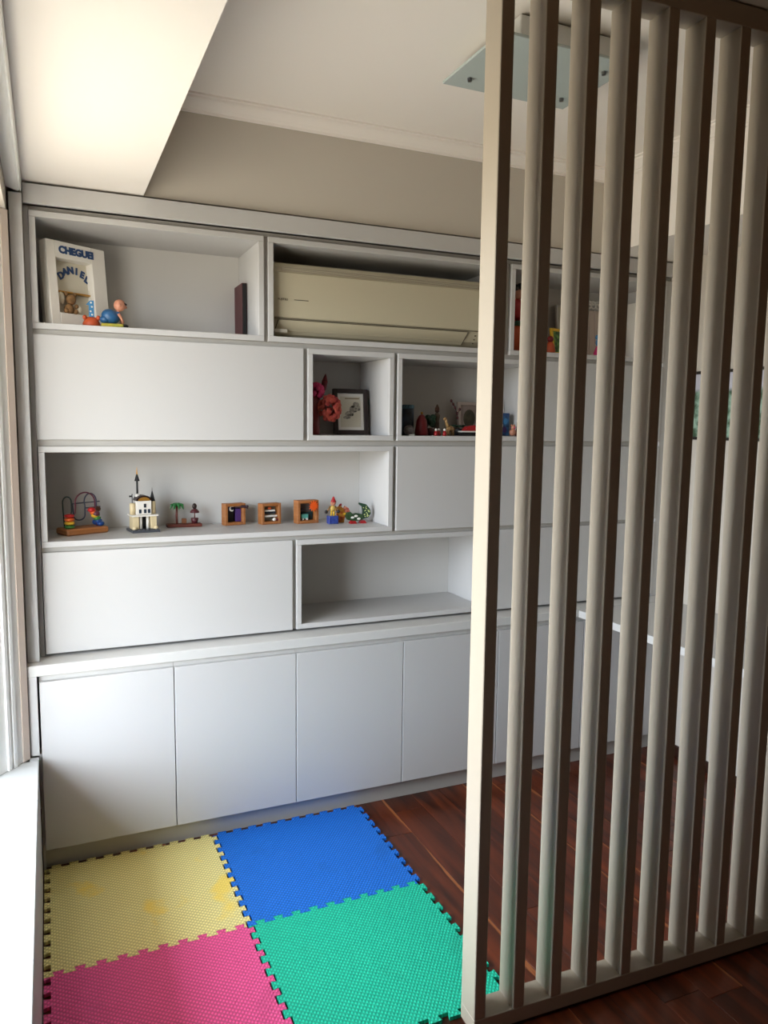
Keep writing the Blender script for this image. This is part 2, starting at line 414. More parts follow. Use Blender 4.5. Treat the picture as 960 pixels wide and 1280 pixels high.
obj('end_panel', B(-0.0525, -0.0372, 0.010, 0.36, 0.8175, 2.473), LACQ, car)
obj('end_panel', B(XE+0.0005, XE+0.036, 0.004, 0.36, 0.8175, 2.456), LACQ, car)
post = obj('filler_post', B(-0.0965, -0.0545, 0.045, 0.097, 0.8165, 2.497, 0.002), LACQ)
tag(post, 'narrow white upright post beside the window jamb on the countertop', 'post')

# ------------------------------------------------------------------ slatted partition
ang = math.atan(0.0346)
part = thing('slatted_partition', 'tall off white slatted wooden partition standing on the floor at right', 'partition', (1.036, -1.310, 0), -ang)
LEN = 1.93
obj('bottom_rail', B(0.0, LEN, 0.0, 0.079, 0.0105, 0.056, 0.0015), SLATP, part)
obj('rail_shadow_strip', B(0.004, LEN-0.004, 0.006, 0.073, 0.0, 0.010), BASEW, part)  # dark bar painting in the shadow under the bottom rail
obj('top_rail', B(0.0, LEN, 0.0, 0.079, 2.812, 2.868, 0.0015), SLATP, part)
bm = B(0, 0.0365, 0.0, 0.079, 0.0563, 2.8117, 0.0018)
slat0 = obj('slat', bm, SLATP, part)
xs = [i*0.1255 for i in range(16)]
for x in xs[1:]:
    if x+0.04 > LEN: continue
    o = slat0.copy(); COL.objects.link(o); o.parent = part; o.location = (x, 0, 0)

# ------------------------------------------------------------------ foam puzzle mats
FX, FY, TS, TD = [-0.058, 0.573, 1.212], [0.026, -0.596, -1.215], 0.02, 0.0055
NT = 10
def edge(L):
    p = L/NT; pts = []
    for i in range(NT):
        a, b_ = (i+0.27)*p, (i+0.73)*p
        pts += [(a+TD/2, -TS/2), (a-TD/2, TS/2), (b_+TD/2, TS/2), (b_-TD/2, -TS/2)]
    return pts
def mat_tile(cx, cy, m, label, dx=0.0, dy=0.0):
    x0, x1 = FX[cx], FX[cx+1]; y1, y0 = FY[cy], FY[cy+1]
    mxx, myy = (x0+x1)/2, (y0+y1)/2
    hx = [(x0+s, y0+o) for s, o in edge(x1-x0)]
    tx = [(x0+s, y1+o) for s, o in edge(x1-x0)]
    lv = [(x0+o, y0+s) for s, o in edge(y1-y0)]
    rv = [(x1+o, y0+s) for s, o in edge(y1-y0)]
    h = TS/2
    pts = [(x0-h, y0-h)] + hx + [(x1-h, y0-h)] + rv + [(x1-h, y1-h)] + tx[::-1] + [(x0-h, y1-h)] + lv[::-1]
    k = 0.9985
    pts = [((a-mxx)*k, (b_-myy)*k) for a, b_ in pts]
    bm = bmesh.new(); prism(bm, pts, 0.0005, 0.0125)
    o = obj('foam_mat', bm, m, loc=(mxx+dx, myy+dy, 0))
    return tag(o, label, 'mat', 'interlocking foam floor mats')
mat_tile(0, 0, foam('yellow_foam', (255, 240, 160), (250, 212, 60), 0.59), 'stained yellow foam puzzle mat in the corner by the bench')
mat_tile(1, 0, foam('blue_foam', (10, 120, 234)), 'blue foam puzzle mat before the base cabinets', 0.006)
mat_tile(0, 1, foam('pink_foam', (255, 92, 160)), 'pink foam puzzle mat beside the bench', 0, -0.001)
mat_tile(1, 1, foam('green_foam', (16, 208, 170)), 'turquoise green foam puzzle mat reaching under the end slat', 0.006, -0.001)

# ------------------------------------------------------------------ ceiling lamp
FROST = mat('frosted_lamp_glass', (176, 188, 186), 0.25, coat=0.3)
EDGEG = mat('green_glass_edge', (120, 140, 128), 0.2)
CHROME = mat('brushed_chrome', (120, 122, 124), 0.3, metal=1.0)
LAMPW = mat('lamp_white_metal', (214, 214, 210), 0.5)
lamp = thing('ceiling_lamp', 'rectangular frosted glass ceiling lamp seen through the slats', 'lamp', (1.497, -0.78, ZC))
obj('base_box', B(-0.165, 0.185, -0.155, 0.155, -0.078, -0.006, 0.003), LAMPW, lamp)
obj('gap_shade', B(-0.155, 0.175, -0.145, 0.145, -0.0055, -0.0005), BLACKGAP, lamp)  # black sheet painting in the shade of the gap above the lamp box
obj('glass_plate', B(-0.245, 0.245, -0.187, 0.187, -0.089, -0.0795, 0.0015), FROST, lamp)
for sx in (-1, 1):
    for sy in (-1, 1):
        bm = bmesh.new(); cyl(bm, (sx*0.183, sy*0.112, -0.0895), (sx*0.183, sy*0.112, -0.099), 0.0085, 0.007, 12)
        obj('screw', bm, CHROME, lamp)

# ------------------------------------------------------------------ air conditioner
ACM = mat('aged_ac_plastic', (186, 178, 154), 0.45)
ACD = mat('ac_dark_seam', (84, 76, 62), 0.6)
ACT = mat('ac_top_grey', (150, 142, 128), 0.5)
INK = mat('dark_print', (60, 52, 44), 0.7)
ac = thing('air_conditioner', 'cream split air conditioner filling the top middle cubby', 'air conditioner', (0.870, 0.14, 2.0655))
AW = 1.067
prof = [(0.0, 0.075), (0.0, 0.265), (0.004, 0.285), (0.016, 0.302), (0.045, 0.31), (0.2, 0.31), (0.2, 0.004), (0.06, 0.004), (0.02, 0.03)]
bm = bmesh.new(); prism(bm, prof, 0.0, AW, 'YZ'); obj('body', bm, ACM, ac)
bm = bmesh.new(); prism(bm, [(-0.006, 0.084), (-0.006, 0.262), (-0.0005, 0.266), (-0.0005, 0.080)], 0.0, AW, 'YZ'); obj('front_panel', bm, ACM, ac)
bm = bmesh.new(); prism(bm, [(-0.001, 0.2695), (-0.0005, 0.285), (0.002, 0.2855), (0.002, 0.2695)], 0.035, AW-0.035, 'YZ'); obj('intake_slot', bm, ACT, ac)
for z in (0.2735, 0.279):
    obj('intake_rib', B(0.036, AW-0.036, -0.003, -0.0012, z, z+0.0018), ACM, ac)
bm = bmesh.new()
Q = [(0.062, 0.002), (0.026, 0.071)]
fl = [(0.022, 0.071, -0.0045), (AW-0.150, 0.071, -0.0045), (AW-0.166, 0.016, 0.030), (0.012, 0.016, 0.030)]
lo = [bm.verts.new((x, y, z)) for x, z, y in fl]; hi = [bm.verts.new((x, y+0.004, z+0.002)) for x, z, y in fl]
bm.faces.new(lo); bm.faces.new(hi[::-1])
for i in range(4): bm.faces.new((lo[i], lo[(i+1) % 4], hi[(i+1) % 4], hi[i]))
obj('air_flap', bm, ACM, ac)
bm = bmesh.new(); tube(bm, [(0.0225, -0.0055, 0.0725), (AW-0.148, -0.0055, 0.0725)], 0.0014, 6); tube(bm, [(0.0195, -0.005, 0.0705), (0.0095, 0.0295, 0.0165)], 0.002, 6); tube(bm, [(AW-0.1475, -0.005, 0.0705), (AW-0.1635, 0.0295, 0.0165)], 0.002, 6)
obj('flap_seam', bm, ACD, ac)
obj('panel_seam', B(0.001, AW-0.001, -0.004, -0.0008, 0.0765, 0.0785), ACD, ac)
for k in range(3):
    bm = bmesh.new(); ball(bm, (AW-0.105, 0.004+0.011*k, 0.058-0.016*k), 0.0035, 1, 1, 1, 8, 6); obj('indicator_dot', bm, ACD, ac)
lettering('brand_lettering', 'FUJITSU', 0.0125, INK, ac, Matrix.Translation((0.018, -0.0068, 0.150)) @ STAND, 0.0006)
obj('brand_underline', B(0.088, 0.150, -0.0075, -0.006, 0.1535, 0.156), INK, ac)
obj('label_sticker', B(0.006, 0.060, 0.0, 0.003, 0.0205, 0.034), mat('sticker', (205, 200, 188), 0.6), ac)

# ------------------------------------------------------------------ small materials
def M_(n, rgb, r=0.5, **k): return mat(n, rgb, r, **k)
WHITE = M_('white_paint', (226, 222, 214)); DK = M_('dark_walnut', (34, 17, 15), 0.4); PAPER = M_('print_paper', (208, 202, 184), 0.7)
NAVY = M_('navy_print', (34, 66, 112)); BROWN = M_('teddy_brown', (150, 112, 70), 0.9, var=0.25, scale=60); CREAM = M_('cream_cloth', (206, 196, 174), 0.9)
RED = M_('red_paint', (158, 24, 28), 0.4); DRED = M_('dark_red', (110, 14, 22), 0.45); ORANGE = M_('orange_paint', (186, 78, 36), 0.5); YEL = M_('yellow_paint', (224, 180, 44), 0.45)
GREEN = M_('green_paint', (36, 110, 52), 0.45); DGREEN = M_('dark_green', (22, 58, 38), 0.5); BLUE = M_('blue_paint', (34, 84, 128), 0.4); LBLUE = M_('sky_blue', (58, 122, 168), 0.5)
SKIN = M_('toy_skin', (184, 126, 100), 0.5); BLACK = M_('black_paint', (18, 18, 20), 0.5); PINK = M_('pink_petals', (206, 50, 110), 0.6); OAK = M_('light_toy_wood', (168, 110, 64), 0.5, rgb2=(150, 92, 44), scale=6, stretch=(1, 1, 14))
WALN = M_('reddish_toy_wood', (112, 52, 38), 0.5, var=0.25, scale=8, stretch=(2, 2, 12)); PURP = M_('violet_paint', (62, 36, 84), 0.5); TEAL = M_('teal_paint', (94, 172, 160), 0.5)
GREY = M_('grey_plastic', (70, 72, 78), 0.45); TAN = M_('tan_plastic', (214, 196, 156), 0.4); GOLD = M_('gold_paint', (190, 140, 60), 0.35, metal=0.6); MAROON = M_('maroon_paint', (76, 26, 32), 0.5)
DIM = M_('dark_blue_grey', (44, 62, 82), 0.45, rgb2=(20, 24, 34), scale=26)

# ------------------------------------------------------------------ row 1 left: baby frame and ornaments
Z1 = 2.042 + T_ + 0.0004
def leaning(tilt): return Matrix.Rotation(-tilt, 4, 'X')
tilt = math.radians(5)
fr = thing('baby_frame', 'deep white box frame with blue lettering and teddy bear, leaning left', 'frame', (0.032, 0.150, Z1+0.004), math.radians(32))
LT = leaning(tilt)
W_, H_, D_ = 0.25, 0.312, 0.045
obj('border', B(0, 0.036, 0, D_, 0, H_, 0.0015, LT), WHITE, fr)
obj('border', B(W_-0.060, W_, 0, D_, 0, H_, 0.0015, LT), WHITE, fr)
obj('border', B(0.0363, W_-0.0603, 0, D_, 0, 0.046, 0.0015, LT), WHITE, fr)
obj('border', B(0.0363, W_-0.0603, 0, D_, H_-0.062, H_, 0.0015, LT), WHITE, fr)
obj('backing', B(0.0363, W_-0.0603, D_-0.006, D_-0.001, 0.0463, H_-0.0623, 0, LT), PAPER, fr)
lettering('lettering', 'CHEGUEI', 0.036, NAVY, fr, LT @ Matrix.Translation((W_/2, -0.0008, H_-0.043)) @ STAND, 0.0012, 'CENTER', 'blue painted word on the top border', bold=0.002)
word = 'DANIEL'
for i, ch in enumerate(word):
    a = math.radians(58 - i*23.2)
    cxx, czz = 0.132 + 0.058*-math.sin(a), 0.158 + 0.052*math.cos(a)
    lettering('letter', ch, 0.035, NAVY, fr, LT @ Matrix.Translation((cxx, D_-0.0075, czz)) @ Matrix.Rotation(-a*0.55, 4, 'Y') @ STAND, 0.0012, 'CENTER', bold=0.0018)
obj('ledge', B(0.0375, W_-0.0615, 0.020, 0.0385, 0.128, 0.133, 0, LT), GOLD, fr)
bear = bmesh.new()
for c, r in (((0.088, 0.020, 0.062), 0.016), ((0.095, 0.018, 0.092), 0.016), ((0.083, 0.022, 0.108), 0.007), ((0.108, 0.020, 0.108), 0.007), ((0.076, 0.012, 0.056), 0.008), ((0.104, 0.012, 0.056), 0.008), ((0.108, 0.012, 0.072), 0.007), ((0.098, 0.006, 0.089), 0.007)):
    ball(bear, LT @ Vector((0.096+(c[0]-0.094)*1.4, 0.018+(c[1]-0.018)*0.8, 0.046+(c[2]-0.046)*1.25)), r*1.25, 1, 0.85, 1.05, 10, 7)
obj('teddy_bear', bear, BROWN, fr, True, 'small brown teddy bear inside the frame')
bm = bmesh.new(); ball(bm, LT @ Vector((0.058, 0.022, 0.105)), 0.017, 0.9, 0.6, 1.4, 10, 7); obj('balloon', bm, CREAM, fr, True)
bm = bmesh.new(); ball(bm, LT @ Vector((0.128, 0.016, 0.068)), 0.013, 1, 0.8, 1.2, 10, 7); obj('tiny_bear', bm, CREAM, fr, True)

f2 = thing('plain_frame', 'plain white frame tucked behind the baby frame', 'frame', (0.0175, 0.262, Z1+0.002), math.radians(80))
LT2 = leaning(math.radians(3))
for a in ((0, 0.02, 0, 0.26), (0.15, 0.17, 0, 0.26), (0.0203, 0.1497, 0, 0.02), (0.0203, 0.1497, 0.24, 0.26)):
    obj('border', B(a[0], a[1], 0, 0.016, a[2], a[3], 0.001, LT2), WHITE, f2)
obj('backing', B(0.0203, 0.1497, 0.008, 0.014, 0.0203, 0.2397, 0, LT2), PAPER, f2)

cn = thing('birthday_candle', 'blue number one candle on an orange base beside the baby frame', 'candle', (0.168, 0.163, Z1))
bm = bmesh.new(); lathe(bm, [(0.03, 0), (0.032, 0.012), (0.026, 0.026), (0.016, 0.036)], (0, 0, 0), 14); obj('base', bm, ORANGE, cn, True)
bm = bmesh.new(); prism(bm, [(-0.008, 0.036), (0.010, 0.036), (0.010, 0.098), (-0.004, 0.098), (-0.018, 0.082), (-0.008, 0.082)], -0.007, 0.007, 'XZ'); obj('number', bm, LBLUE, cn)
for k, (a, b_) in enumerate(((0, 0.09), (0.003, 0.075), (-0.002, 0.058), (0.003, 0.046))):
    bm = bmesh.new(); ball(bm, (a, -0.0072, b_), 0.0035, 1, 0.4, 1, 8, 5); obj('dot', bm, WHITE, cn)
bm = bmesh.new(); tube(bm, [(0.002, 0, 0.098), (0, 0, 0.115), (-0.006, 0, 0.135)], 0.0012, 5); obj('wick', bm, CREAM, cn)
for s in (-1, 1):
    bm = bmesh.new(); ball(bm, (0.024*s, -0.012, 0.034), 0.008, 1, 1, 1.2, 8, 6); obj('flower', bm, ORANGE, cn, True)

cb = thing('crawling_boy_figurine', 'small clay figurine in blue crawling on a patterned green base', 'figurine', (0.244, 0.150, Z1))
obj('base', B(-0.043, 0.036, -0.028, 0.028, 0, 0.014, 0.003), mat('spotted_green', (150, 160, 60), 0.6, rgb2=(196, 170, 60), scale=80), cb)
bm = bmesh.new(); ball(bm, (-0.008, 0, 0.042), 0.03, 1.15, 0.85, 0.9, 14, 10, Matrix.Rotation(0.35, 4, 'Y')); ball(bm, (-0.028, 0.0, 0.03), 0.017, 1.2, 1.2, 0.9); ball(bm, (0.016, 0, 0.048), 0.016)
obj('body', bm, BLUE, cb, True)
bm = bmesh.new(); ball(bm, (0.026, 0, 0.086), 0.0225, 1, 0.95, 1); ball(bm, (0.048, 0, 0.08), 0.005); ball(bm, (0.024, -0.022, 0.084), 0.006); cyl(bm, (0.018, 0, 0.054), (0.022, 0, 0.07), 0.008); obj('head', bm, SKIN, cb, True)
bm = bmesh.new(); tube(bm, [(0.042, -0.013, 0.092), (0.049, -0.004, 0.09), (0.049, 0.006, 0.09), (0.042, 0.015, 0.092)], 0.0035, 6); obj('glasses', bm, BLACK, cb)
for s in (-1, 1):
    bm = bmesh.new(); tube(bm, [(0.020, 0.016*s, 0.052), (0.030, 0.02*s, 0.034), (0.036, 0.016*s, 0.018)], [0.006, 0.005, 0.005], 7); obj('arm', bm, SKIN, cb, True)
bm = bmesh.new(); ball(bm, (0.042, -0.014, 0.008), 0.009, 1.5, 1, 0.8); obj('shoe', bm, BLACK, cb, True)

bk = thing('maroon_slab', 'dark maroon book standing against the right side of the top left cubby', 'slab', (0.786, 0.36, Z1))  # thin dark maroon upright with a black front
obj('slab_body', B(-0.0105, 0.0105, -0.07, 0.07, 0, 0.235, 0.001), MAROON, bk)
obj('front_face', B(-0.0085, 0.0085, -0.0715, -0.0702, 0.003, 0.232), BLACK, bk)

# ------------------------------------------------------------------ row 1 right, behind the slats
rt = thing('red_soft_toy', 'red and orange soft toy with dark curly top, in the top right cubby', 'toy', (2.105, 0.235, Z1))
bm = bmesh.new(); lathe(bm, [(0.05, 0), (0.066, 0.02), (0.068, 0.07), (0.056, 0.125)], (0, 0, 0), 16); obj('lower_body', bm, ORANGE, rt, True)
bm = bmesh.new(); lathe(bm, [(0.0575, 0.1255), (0.06, 0.135), (0.0575, 0.1495)], (0, 0, 0), 16); obj('belt', bm, DGREEN, rt, True)
bm = bmesh.new(); ball(bm, (0, 0, 0.205), 0.058, 1.05, 0.9, 0.98); tube(bm, [(-0.05, -0.02, 0.22), (-0.066, -0.05, 0.18), (-0.05, -0.062, 0.14)], [0.018, 0.016, 0.013], 8); tube(bm, [(0.05, -0.02, 0.22), (0.066, -0.05, 0.18), (0.05, -0.062, 0.14)], [0.018, 0.016, 0.013], 8); obj('upper_body', bm, RED, rt, True)
bm = bmesh.new(); ball(bm, (0, 0, 0.285), 0.036); obj('head', bm, SKIN, rt, True)
bm = bmesh.new()
for k in range(9):
    a = k*0.7; ball(bm, (0.03*math.cos(a), 0.026*math.sin(a), 0.308+0.006*(k % 3)), 0.017, 1, 1, 1, 8, 6)
obj('curls', bm, BLACK, rt, True)

wp = thing('white_board_frame', 'plain white framed board leaning at the back of the top right cubby', 'frame', (2.468, 0.37, Z1+0.004))
LT3 = leaning(math.radians(7))
obj('panel', B(0.012, 0.128, 0.004, 0.012, 0.012, 0.268, 0, LT3), PAPER, wp)
for a in ((0, 0.0117, 0, 0.28), (0.1283, 0.14, 0, 0.28), (0.012, 0.128, 0, 0.0117), (0.012, 0.128, 0.2683, 0.28)):
    obj('border', B(a[0], a[1], 0, 0.016, a[2], a[3], 0.001, LT3), WHITE, wp)
yf = thing('yellow_photo_frame', 'small yellow picture frame with a green print, among the top right ornaments', 'frame', (2.326, 0.215, Z1+0.003), math.radians(14))
LT4 = leaning(math.radians(10))
for a in ((0, 0.014, 0, 0.135), (0.086, 0.1, 0, 0.135), (0.0143, 0.0857, 0, 0.014), (0.0143, 0.0857, 0.121, 0.135)):
    obj('border', B(a[0], a[1], 0, 0.012, a[2], a[3], 0.001, LT4), YEL, yf)
obj('print', B(0.0143, 0.0857, 0.004, 0.008, 0.0143, 0.1207, 0, LT4), mat('green_print', (120, 170, 80), 0.6, rgb2=(40, 70, 40), scale=40), yf)
ob = thing('orange_ornament', 'small orange ornament beside the yellow picture frame', 'ornament', (2.292, 0.2, Z1))
bm = bmesh.new(); lathe(bm, [(0.022, 0), (0.026, 0.02), (0.018, 0.05), (0.012, 0.06)], (0, 0, 0), 12); obj('body', bm, ORANGE, ob, True)
bm = bmesh.new(); ball(bm, (0, 0, 0.075), 0.016); obj('head', bm, DRED, ob, True)
sc = thing('scrolled_plaque', 'white slatted wooden plaque with a scrolled top, behind the slats', 'plaque', (2.69, 0.37, Z1+0.003))
LT5 = leaning(math.radians(5))
for k in range(5):
    obj('board', B(-0.09+0.036*k, -0.0555+0.036*k, 0, 0.012, 0, 0.262, 0.0015, LT5), M_('washed_pink_board', (206, 190, 178), 0.7) if k == 0 else bpy.data.materials['washed_pink_board'], sc)
def spiral(cx, cz, s):
    return [LT5 @ Vector((cx + s*(0.026-0.0011*k)*math.cos(0.5*k), 0.006, cz + (0.026-0.0011*k)*math.sin(0.5*k))) for k in range(20)]
for cx, s in ((-0.045, 1), (0.045, -1), (-0.012, 1), (0.014, -1)):
    bm = bmesh.new(); tube(bm, spiral(cx, 0.291, s), 0.0045, 6); obj('scroll', bm, WHITE, sc, True)
bt = thing('blue_pink_toy', 'little blue and pink toy before the scrolled plaque', 'toy', (2.605, 0.2, Z1))
bm = bmesh.new(); lathe(bm, [(0.036, 0), (0.038, 0.02), (0.026, 0.055)], (0, 0, 0), 14); obj('skirt', bm, PINK, bt, True)
bm = bmesh.new(); ball(bm, (0, 0, 0.075), 0.03, 1, 0.9, 0.95); ball(bm, (-0.024, 0, 0.10), 0.013); ball(bm, (0.024, 0, 0.10), 0.013); obj('head', bm, LBLUE, bt, True)
bm = bmesh.new(); ball(bm, (-0.01, -0.026, 0.08), 0.005); ball(bm, (0.012, -0.026, 0.08), 0.005); obj('eyes', bm, BLACK, bt, True)
lf = thing('easel_frame', 'white board leaning against the right side of the top right cubby, black easel behind', 'frame', (2.79, 0.16, Z1))
bm = bmesh.new(); prism(bm, [(0, 0.0005), (0.012, 0.0005), (0.090, 0.296), (0.078, 0.300)], 0, 0.2, 'XZ'); obj('board', bm, WHITE, lf)
bm = bmesh.new(); prism(bm, [(0.0135, 0.0005), (0.114, 0.0005), (0.114, 0.14), (0.108, 0.14)], 0.06, 0.066, 'XZ'); obj('easel_back', bm, BLACK, lf)

# ------------------------------------------------------------------ row 2: vase and dark frame
Z2 = 1.640 + T_ + 0.0004
va = thing('red_vase', 'tall dark red vase with artificial flowers by the dark framed print', 'vase', (1.0685, 0.215, Z2))
bm = bmesh.new(); lathe(bm, [(0.026, 0), (0.029, 0.01), (0.028, 0.1), (0.030, 0.165), (0.024, 0.165), (0.02, 0.12)], (0, 0, 0), 18); obj('vase_body', bm, DRED, va, True)
bm = bmesh.new()
for k in range(80):
    th, ph = random.uniform(0, 2*PI), random.uniform(0.1, 2.4)
    d = Vector((math.sin(ph)*math.cos(th), math.sin(ph)*math.sin(th), math.cos(ph)))
    ball(bm, Vector((0.010, -0.01, 0.190)) + d*0.028, 0.011, 1, 0.6, 1, 6, 4)
obj('pink_blossom', bm, PINK, va, False, 'bright pink clustered blossom')
bm = bmesh.new()
for k in range(110):
    th, ph = random.uniform(0, 2*PI), random.uniform(0.0, 2.8)
    d = Vector((math.sin(ph)*math.cos(th), math.sin(ph)*math.sin(th)*0.7, math.cos(ph)))
    c = Vector((0.064, -0.035, 0.115)) + Vector((d.x*0.046, d.y*0.03, d.z*0.05))
    ball(bm, c, 0.0135, 1, 0.3, 0.75, 7, 4, Matrix.Rotation(random.uniform(0, 3), 4, 'Y'))
obj('orange_blossom', bm, mat('orange_red_petals', (168, 72, 52), 0.6, rgb2=(124, 18, 28), scale=30), va, False, 'drooping orange red flower head')
bm = bmesh.new(); tube(bm, [(0.01, 0, 0.15), (0.04, -0.01, 0.18), (0.058, -0.03, 0.15)], 0.003, 6); tube(bm, [(0.0, 0.0, 0.15), (0.05, 0.04, 0.20), (0.064, 0.06, 0.215)], 0.003, 6); obj('stems', bm, DGREEN, va)
bm = bmesh.new(); tube(bm, [(0.058, 0.045, 0.185), (0.066, 0.055, 0.205), (0.074, 0.062, 0.235), (0.078, 0.066, 0.255), (0.08, 0.067, 0.27)], [0.006, 0.013, 0.014, 0.008, 0.002], 8); obj('spike_flower', bm, mat('dusty_red', (140, 50, 58), 0.7, var=0.4, scale=80), va, True)

def framed(name, label, loc, rot, w_, h_, bw, bm_, pm_, tl=8, mw=0.0, mm=None, d=0.018):
    t = thing(name, label, 'frame', loc, rot); L_ = leaning(math.radians(tl))
    for a in ((0, bw, 0, h_), (w_-bw, w_, 0, h_), (bw+.0003, w_-bw-.0003, 0, bw), (bw+.0003, w_-bw-.0003, h_-bw, h_)):
        obj('border', B(a[0], a[1], 0, d, a[2], a[3], 0.0012, L_), bm_, t)
    if mw:
        for a in ((bw+.0003, bw+mw, bw+.0003, h_-bw-.0003), (w_-bw-mw, w_-bw-.0003, bw+.0003, h_-bw-.0003), (bw+mw+.0003, w_-bw-mw-.0003, bw+.0003, bw+mw), (bw+mw+.0003, w_-bw-mw-.0003, h_-bw-mw, h_-bw-.0003)):
            obj('mount', B(a[0], a[1], d*0.45, d*0.6, a[2], a[3], 0, L_), mm, t)
    q = bw+mw
    obj('print', B(q+.0003, w_-q-.0003, d*0.55, d*0.7, q+.0003, h_-q-.0003, 0, L_), pm_, t)
    return t, L_
df, LD = framed('dark_photo_frame', 'dark walnut frame with a white mount and sketch, behind the flowers', (1.196, 0.290, Z2+0.002), 0.0, 0.168, 0.208, 0.02, DK, PAPER, 6, 0.014, WHITE)
bm = bmesh.new()
for x, z, r, sx, sz in ((0.098, 0.112, 0.020, 1, 1.1), (0.112, 0.140, 0.012, 1.3, 0.8), (0.118, 0.118, 0.016, 1, 1.2), (0.078, 0.092, 0.018, 1.2, 0.9), (0.066, 0.078, 0.012, 1.5, 0.6)):
    ball(bm, LD @ Vector((x, 0.0095, z)), r, sx, 0.04, sz, 12, 7)
obj('sketch', bm, mat('pencil_sketch', (58, 54, 50), 0.8, rgb2=(190, 184, 170), scale=70), df, label='dark pencil sketch printed on the sheet')
obj('sketch_line', B(0.058, 0.128, 0.0085, 0.0095, 0.163, 0.167, 0, LD), M_('ochre_line', (122, 96, 52)), df)

# ------------------------------------------------------------------ row 2: ornaments cubby
mg = thing('patterned_tin', 'dark blue patterned tin at the left end of the ornaments cubby', 'tin', (1.545, 0.26, Z2))
bm = bmesh.new(); lathe(bm, [(0.03, 0), (0.031, 0.003), (0.031, 0.12), (0.03, 0.123)], (0, 0, 0), 18); obj('can', bm, DIM, mg, True)
bm = bmesh.new(); lathe(bm, [(0.032, 0.1235), (0.0325, 0.127), (0.0325, 0.138), (0.03, 0.141)], (0, 0, 0), 18); obj('lid', bm, mat('tin_lid', (86, 128, 150), 0.4, rgb2=(30, 50, 70), scale=60), mg, True)
wc = thing('striped_shell', 'small grey striped ornament before the patterned tin', 'ornament', (1.510, 0.165, Z2))
bm = bmesh.new(); ball(bm, (0, 0, 0.024), 0.026, 1, 0.85, 0.92); obj('body', bm, mat('striped_grey', (120, 112, 112), 0.5, rgb2=(40, 32, 36), scale=40, stretch=(1, 1, 5)), wc, True)
obj('foot', B(-0.012, 0.014, -0.03, -0.020, 0, 0.006, 0.001), WHITE, wc)
rb = thing('red_bell', 'dark red bell shaped ornament beside the patterned tin', 'ornament', (1.603, 0.225, Z2))
bm = bmesh.new(); lathe(bm, [(0.03, 0), (0.033, 0.01), (0.027, 0.045), (0.024, 0.07), (0.012, 0.092), (0.003, 0.098)], (0, 0, 0), 16); obj('bell', bm, DRED, rb, True)
bm = bmesh.new(); ball(bm, (0, 0, 0.104), 0.006); obj('knob', bm, GOLD, rb, True)
for k, (x, y) in enumerate(((1.640, 0.15), (1.663, 0.165), (1.685, 0.15))):
    t = thing('tiny_figure', ('tiny red and white figure nearest the striped ornament', 'tiny red and white figure in the middle of three', 'tiny red and white figure nearest the tan animal')[k], 'figurine', (x, y, Z2), 0, 'tiny red and white figures in the ornaments cubby')
    bm = bmesh.new(); lathe(bm, [(0.009, 0), (0.0095, 0.006), (0.006, 0.022)], (0, 0, 0), 10); obj('body', bm, RED, t, True)
    bm = bmesh.new(); ball(bm, (0, 0, 0.027), 0.0065, 1, 1, 1, 8, 6); obj('head', bm, WHITE, t, True)
ds = thing('dark_bush_ornament', 'dark green rounded ornament behind the tiny figures', 'ornament', (1.668, 0.27, Z2))
bm = bmesh.new(); lathe(bm, [(0.018, 0), (0.02, 0.03), (0.014, 0.034)], (0, 0, 0), 12); obj('pot', bm, MAROON, ds, True)
bm = bmesh.new()
for k in range(14):
    th = k*2.4; ball(bm, (0.016*math.cos(th), 0.014*math.sin(th), 0.05+0.04*(k/14)), 0.014, 1, 1, 1, 7, 5)
obj('foliage', bm, DGREEN, ds)
tf = thing('slim_statuette', 'slim brown statuette standing in the middle of the ornaments cubby', 'statuette', (1.725, 0.305, Z2))
bm = bmesh.new(); lathe(bm, [(0.018, 0), (0.019, 0.01), (0.012, 0.04), (0.011, 0.07), (0.015, 0.095), (0.006, 0.108)], (0, 0, 0), 12); obj('robe', bm, M_('stone_brown', (112, 96, 82), 0.7, var=0.3, scale=50), tf, True)
bm = bmesh.new(); ball(bm, (0, 0, 0.118), 0.011); lathe(bm, [(0.012, 0.124), (0.009, 0.134), (0.002, 0.148)], (0, 0, 0), 10); obj('head', bm, M_('umber', (74, 48, 38), 0.6), tf, True)
an = thing('tan_animal_figurine', 'tan giraffe like animal figurine bowing its neck', 'figurine', (1.738, 0.195, Z2), 0.3)
bm = bmesh.new(); ball(bm, (0, 0, 0.034), 0.016, 1.5, 0.7, 0.8); tube(bm, [(-0.014, 0, 0.04), (-0.026, 0, 0.062), (-0.03, 0, 0.074)], [0.009, 0.006, 0.005], 8); ball(bm, (-0.034, 0, 0.078), 0.008, 1.4, 0.8, 0.9)
for sx in (-1, 1):
    for sy in (-1, 1): cyl(bm, (0.016*sx, 0.006*sy, 0.0), (0.014*sx, 0.005*sy, 0.032), 0.0035, 0.005, 8)
obj('body', bm, mat('giraffe_spots', (196, 160, 106), 0.5, rgb2=(120, 80, 44), scale=70), an, True)
bm = bmesh.new(); tube(bm, [(0.022, 0, 0.04), (0.032, 0, 0.026)], 0.0018, 5); obj('tail', bm, BROWN, an)
pt = thing('twig_plant', 'dark sprig with reddish buds in a low dark pot', 'plant', (1.836, 0.285, Z2))
bm = bmesh.new(); lathe(bm, [(0.024, 0), (0.032, 0.03), (0.028, 0.034)], (0, 0, 0), 14); obj('pot', bm, BLACK, pt, True)
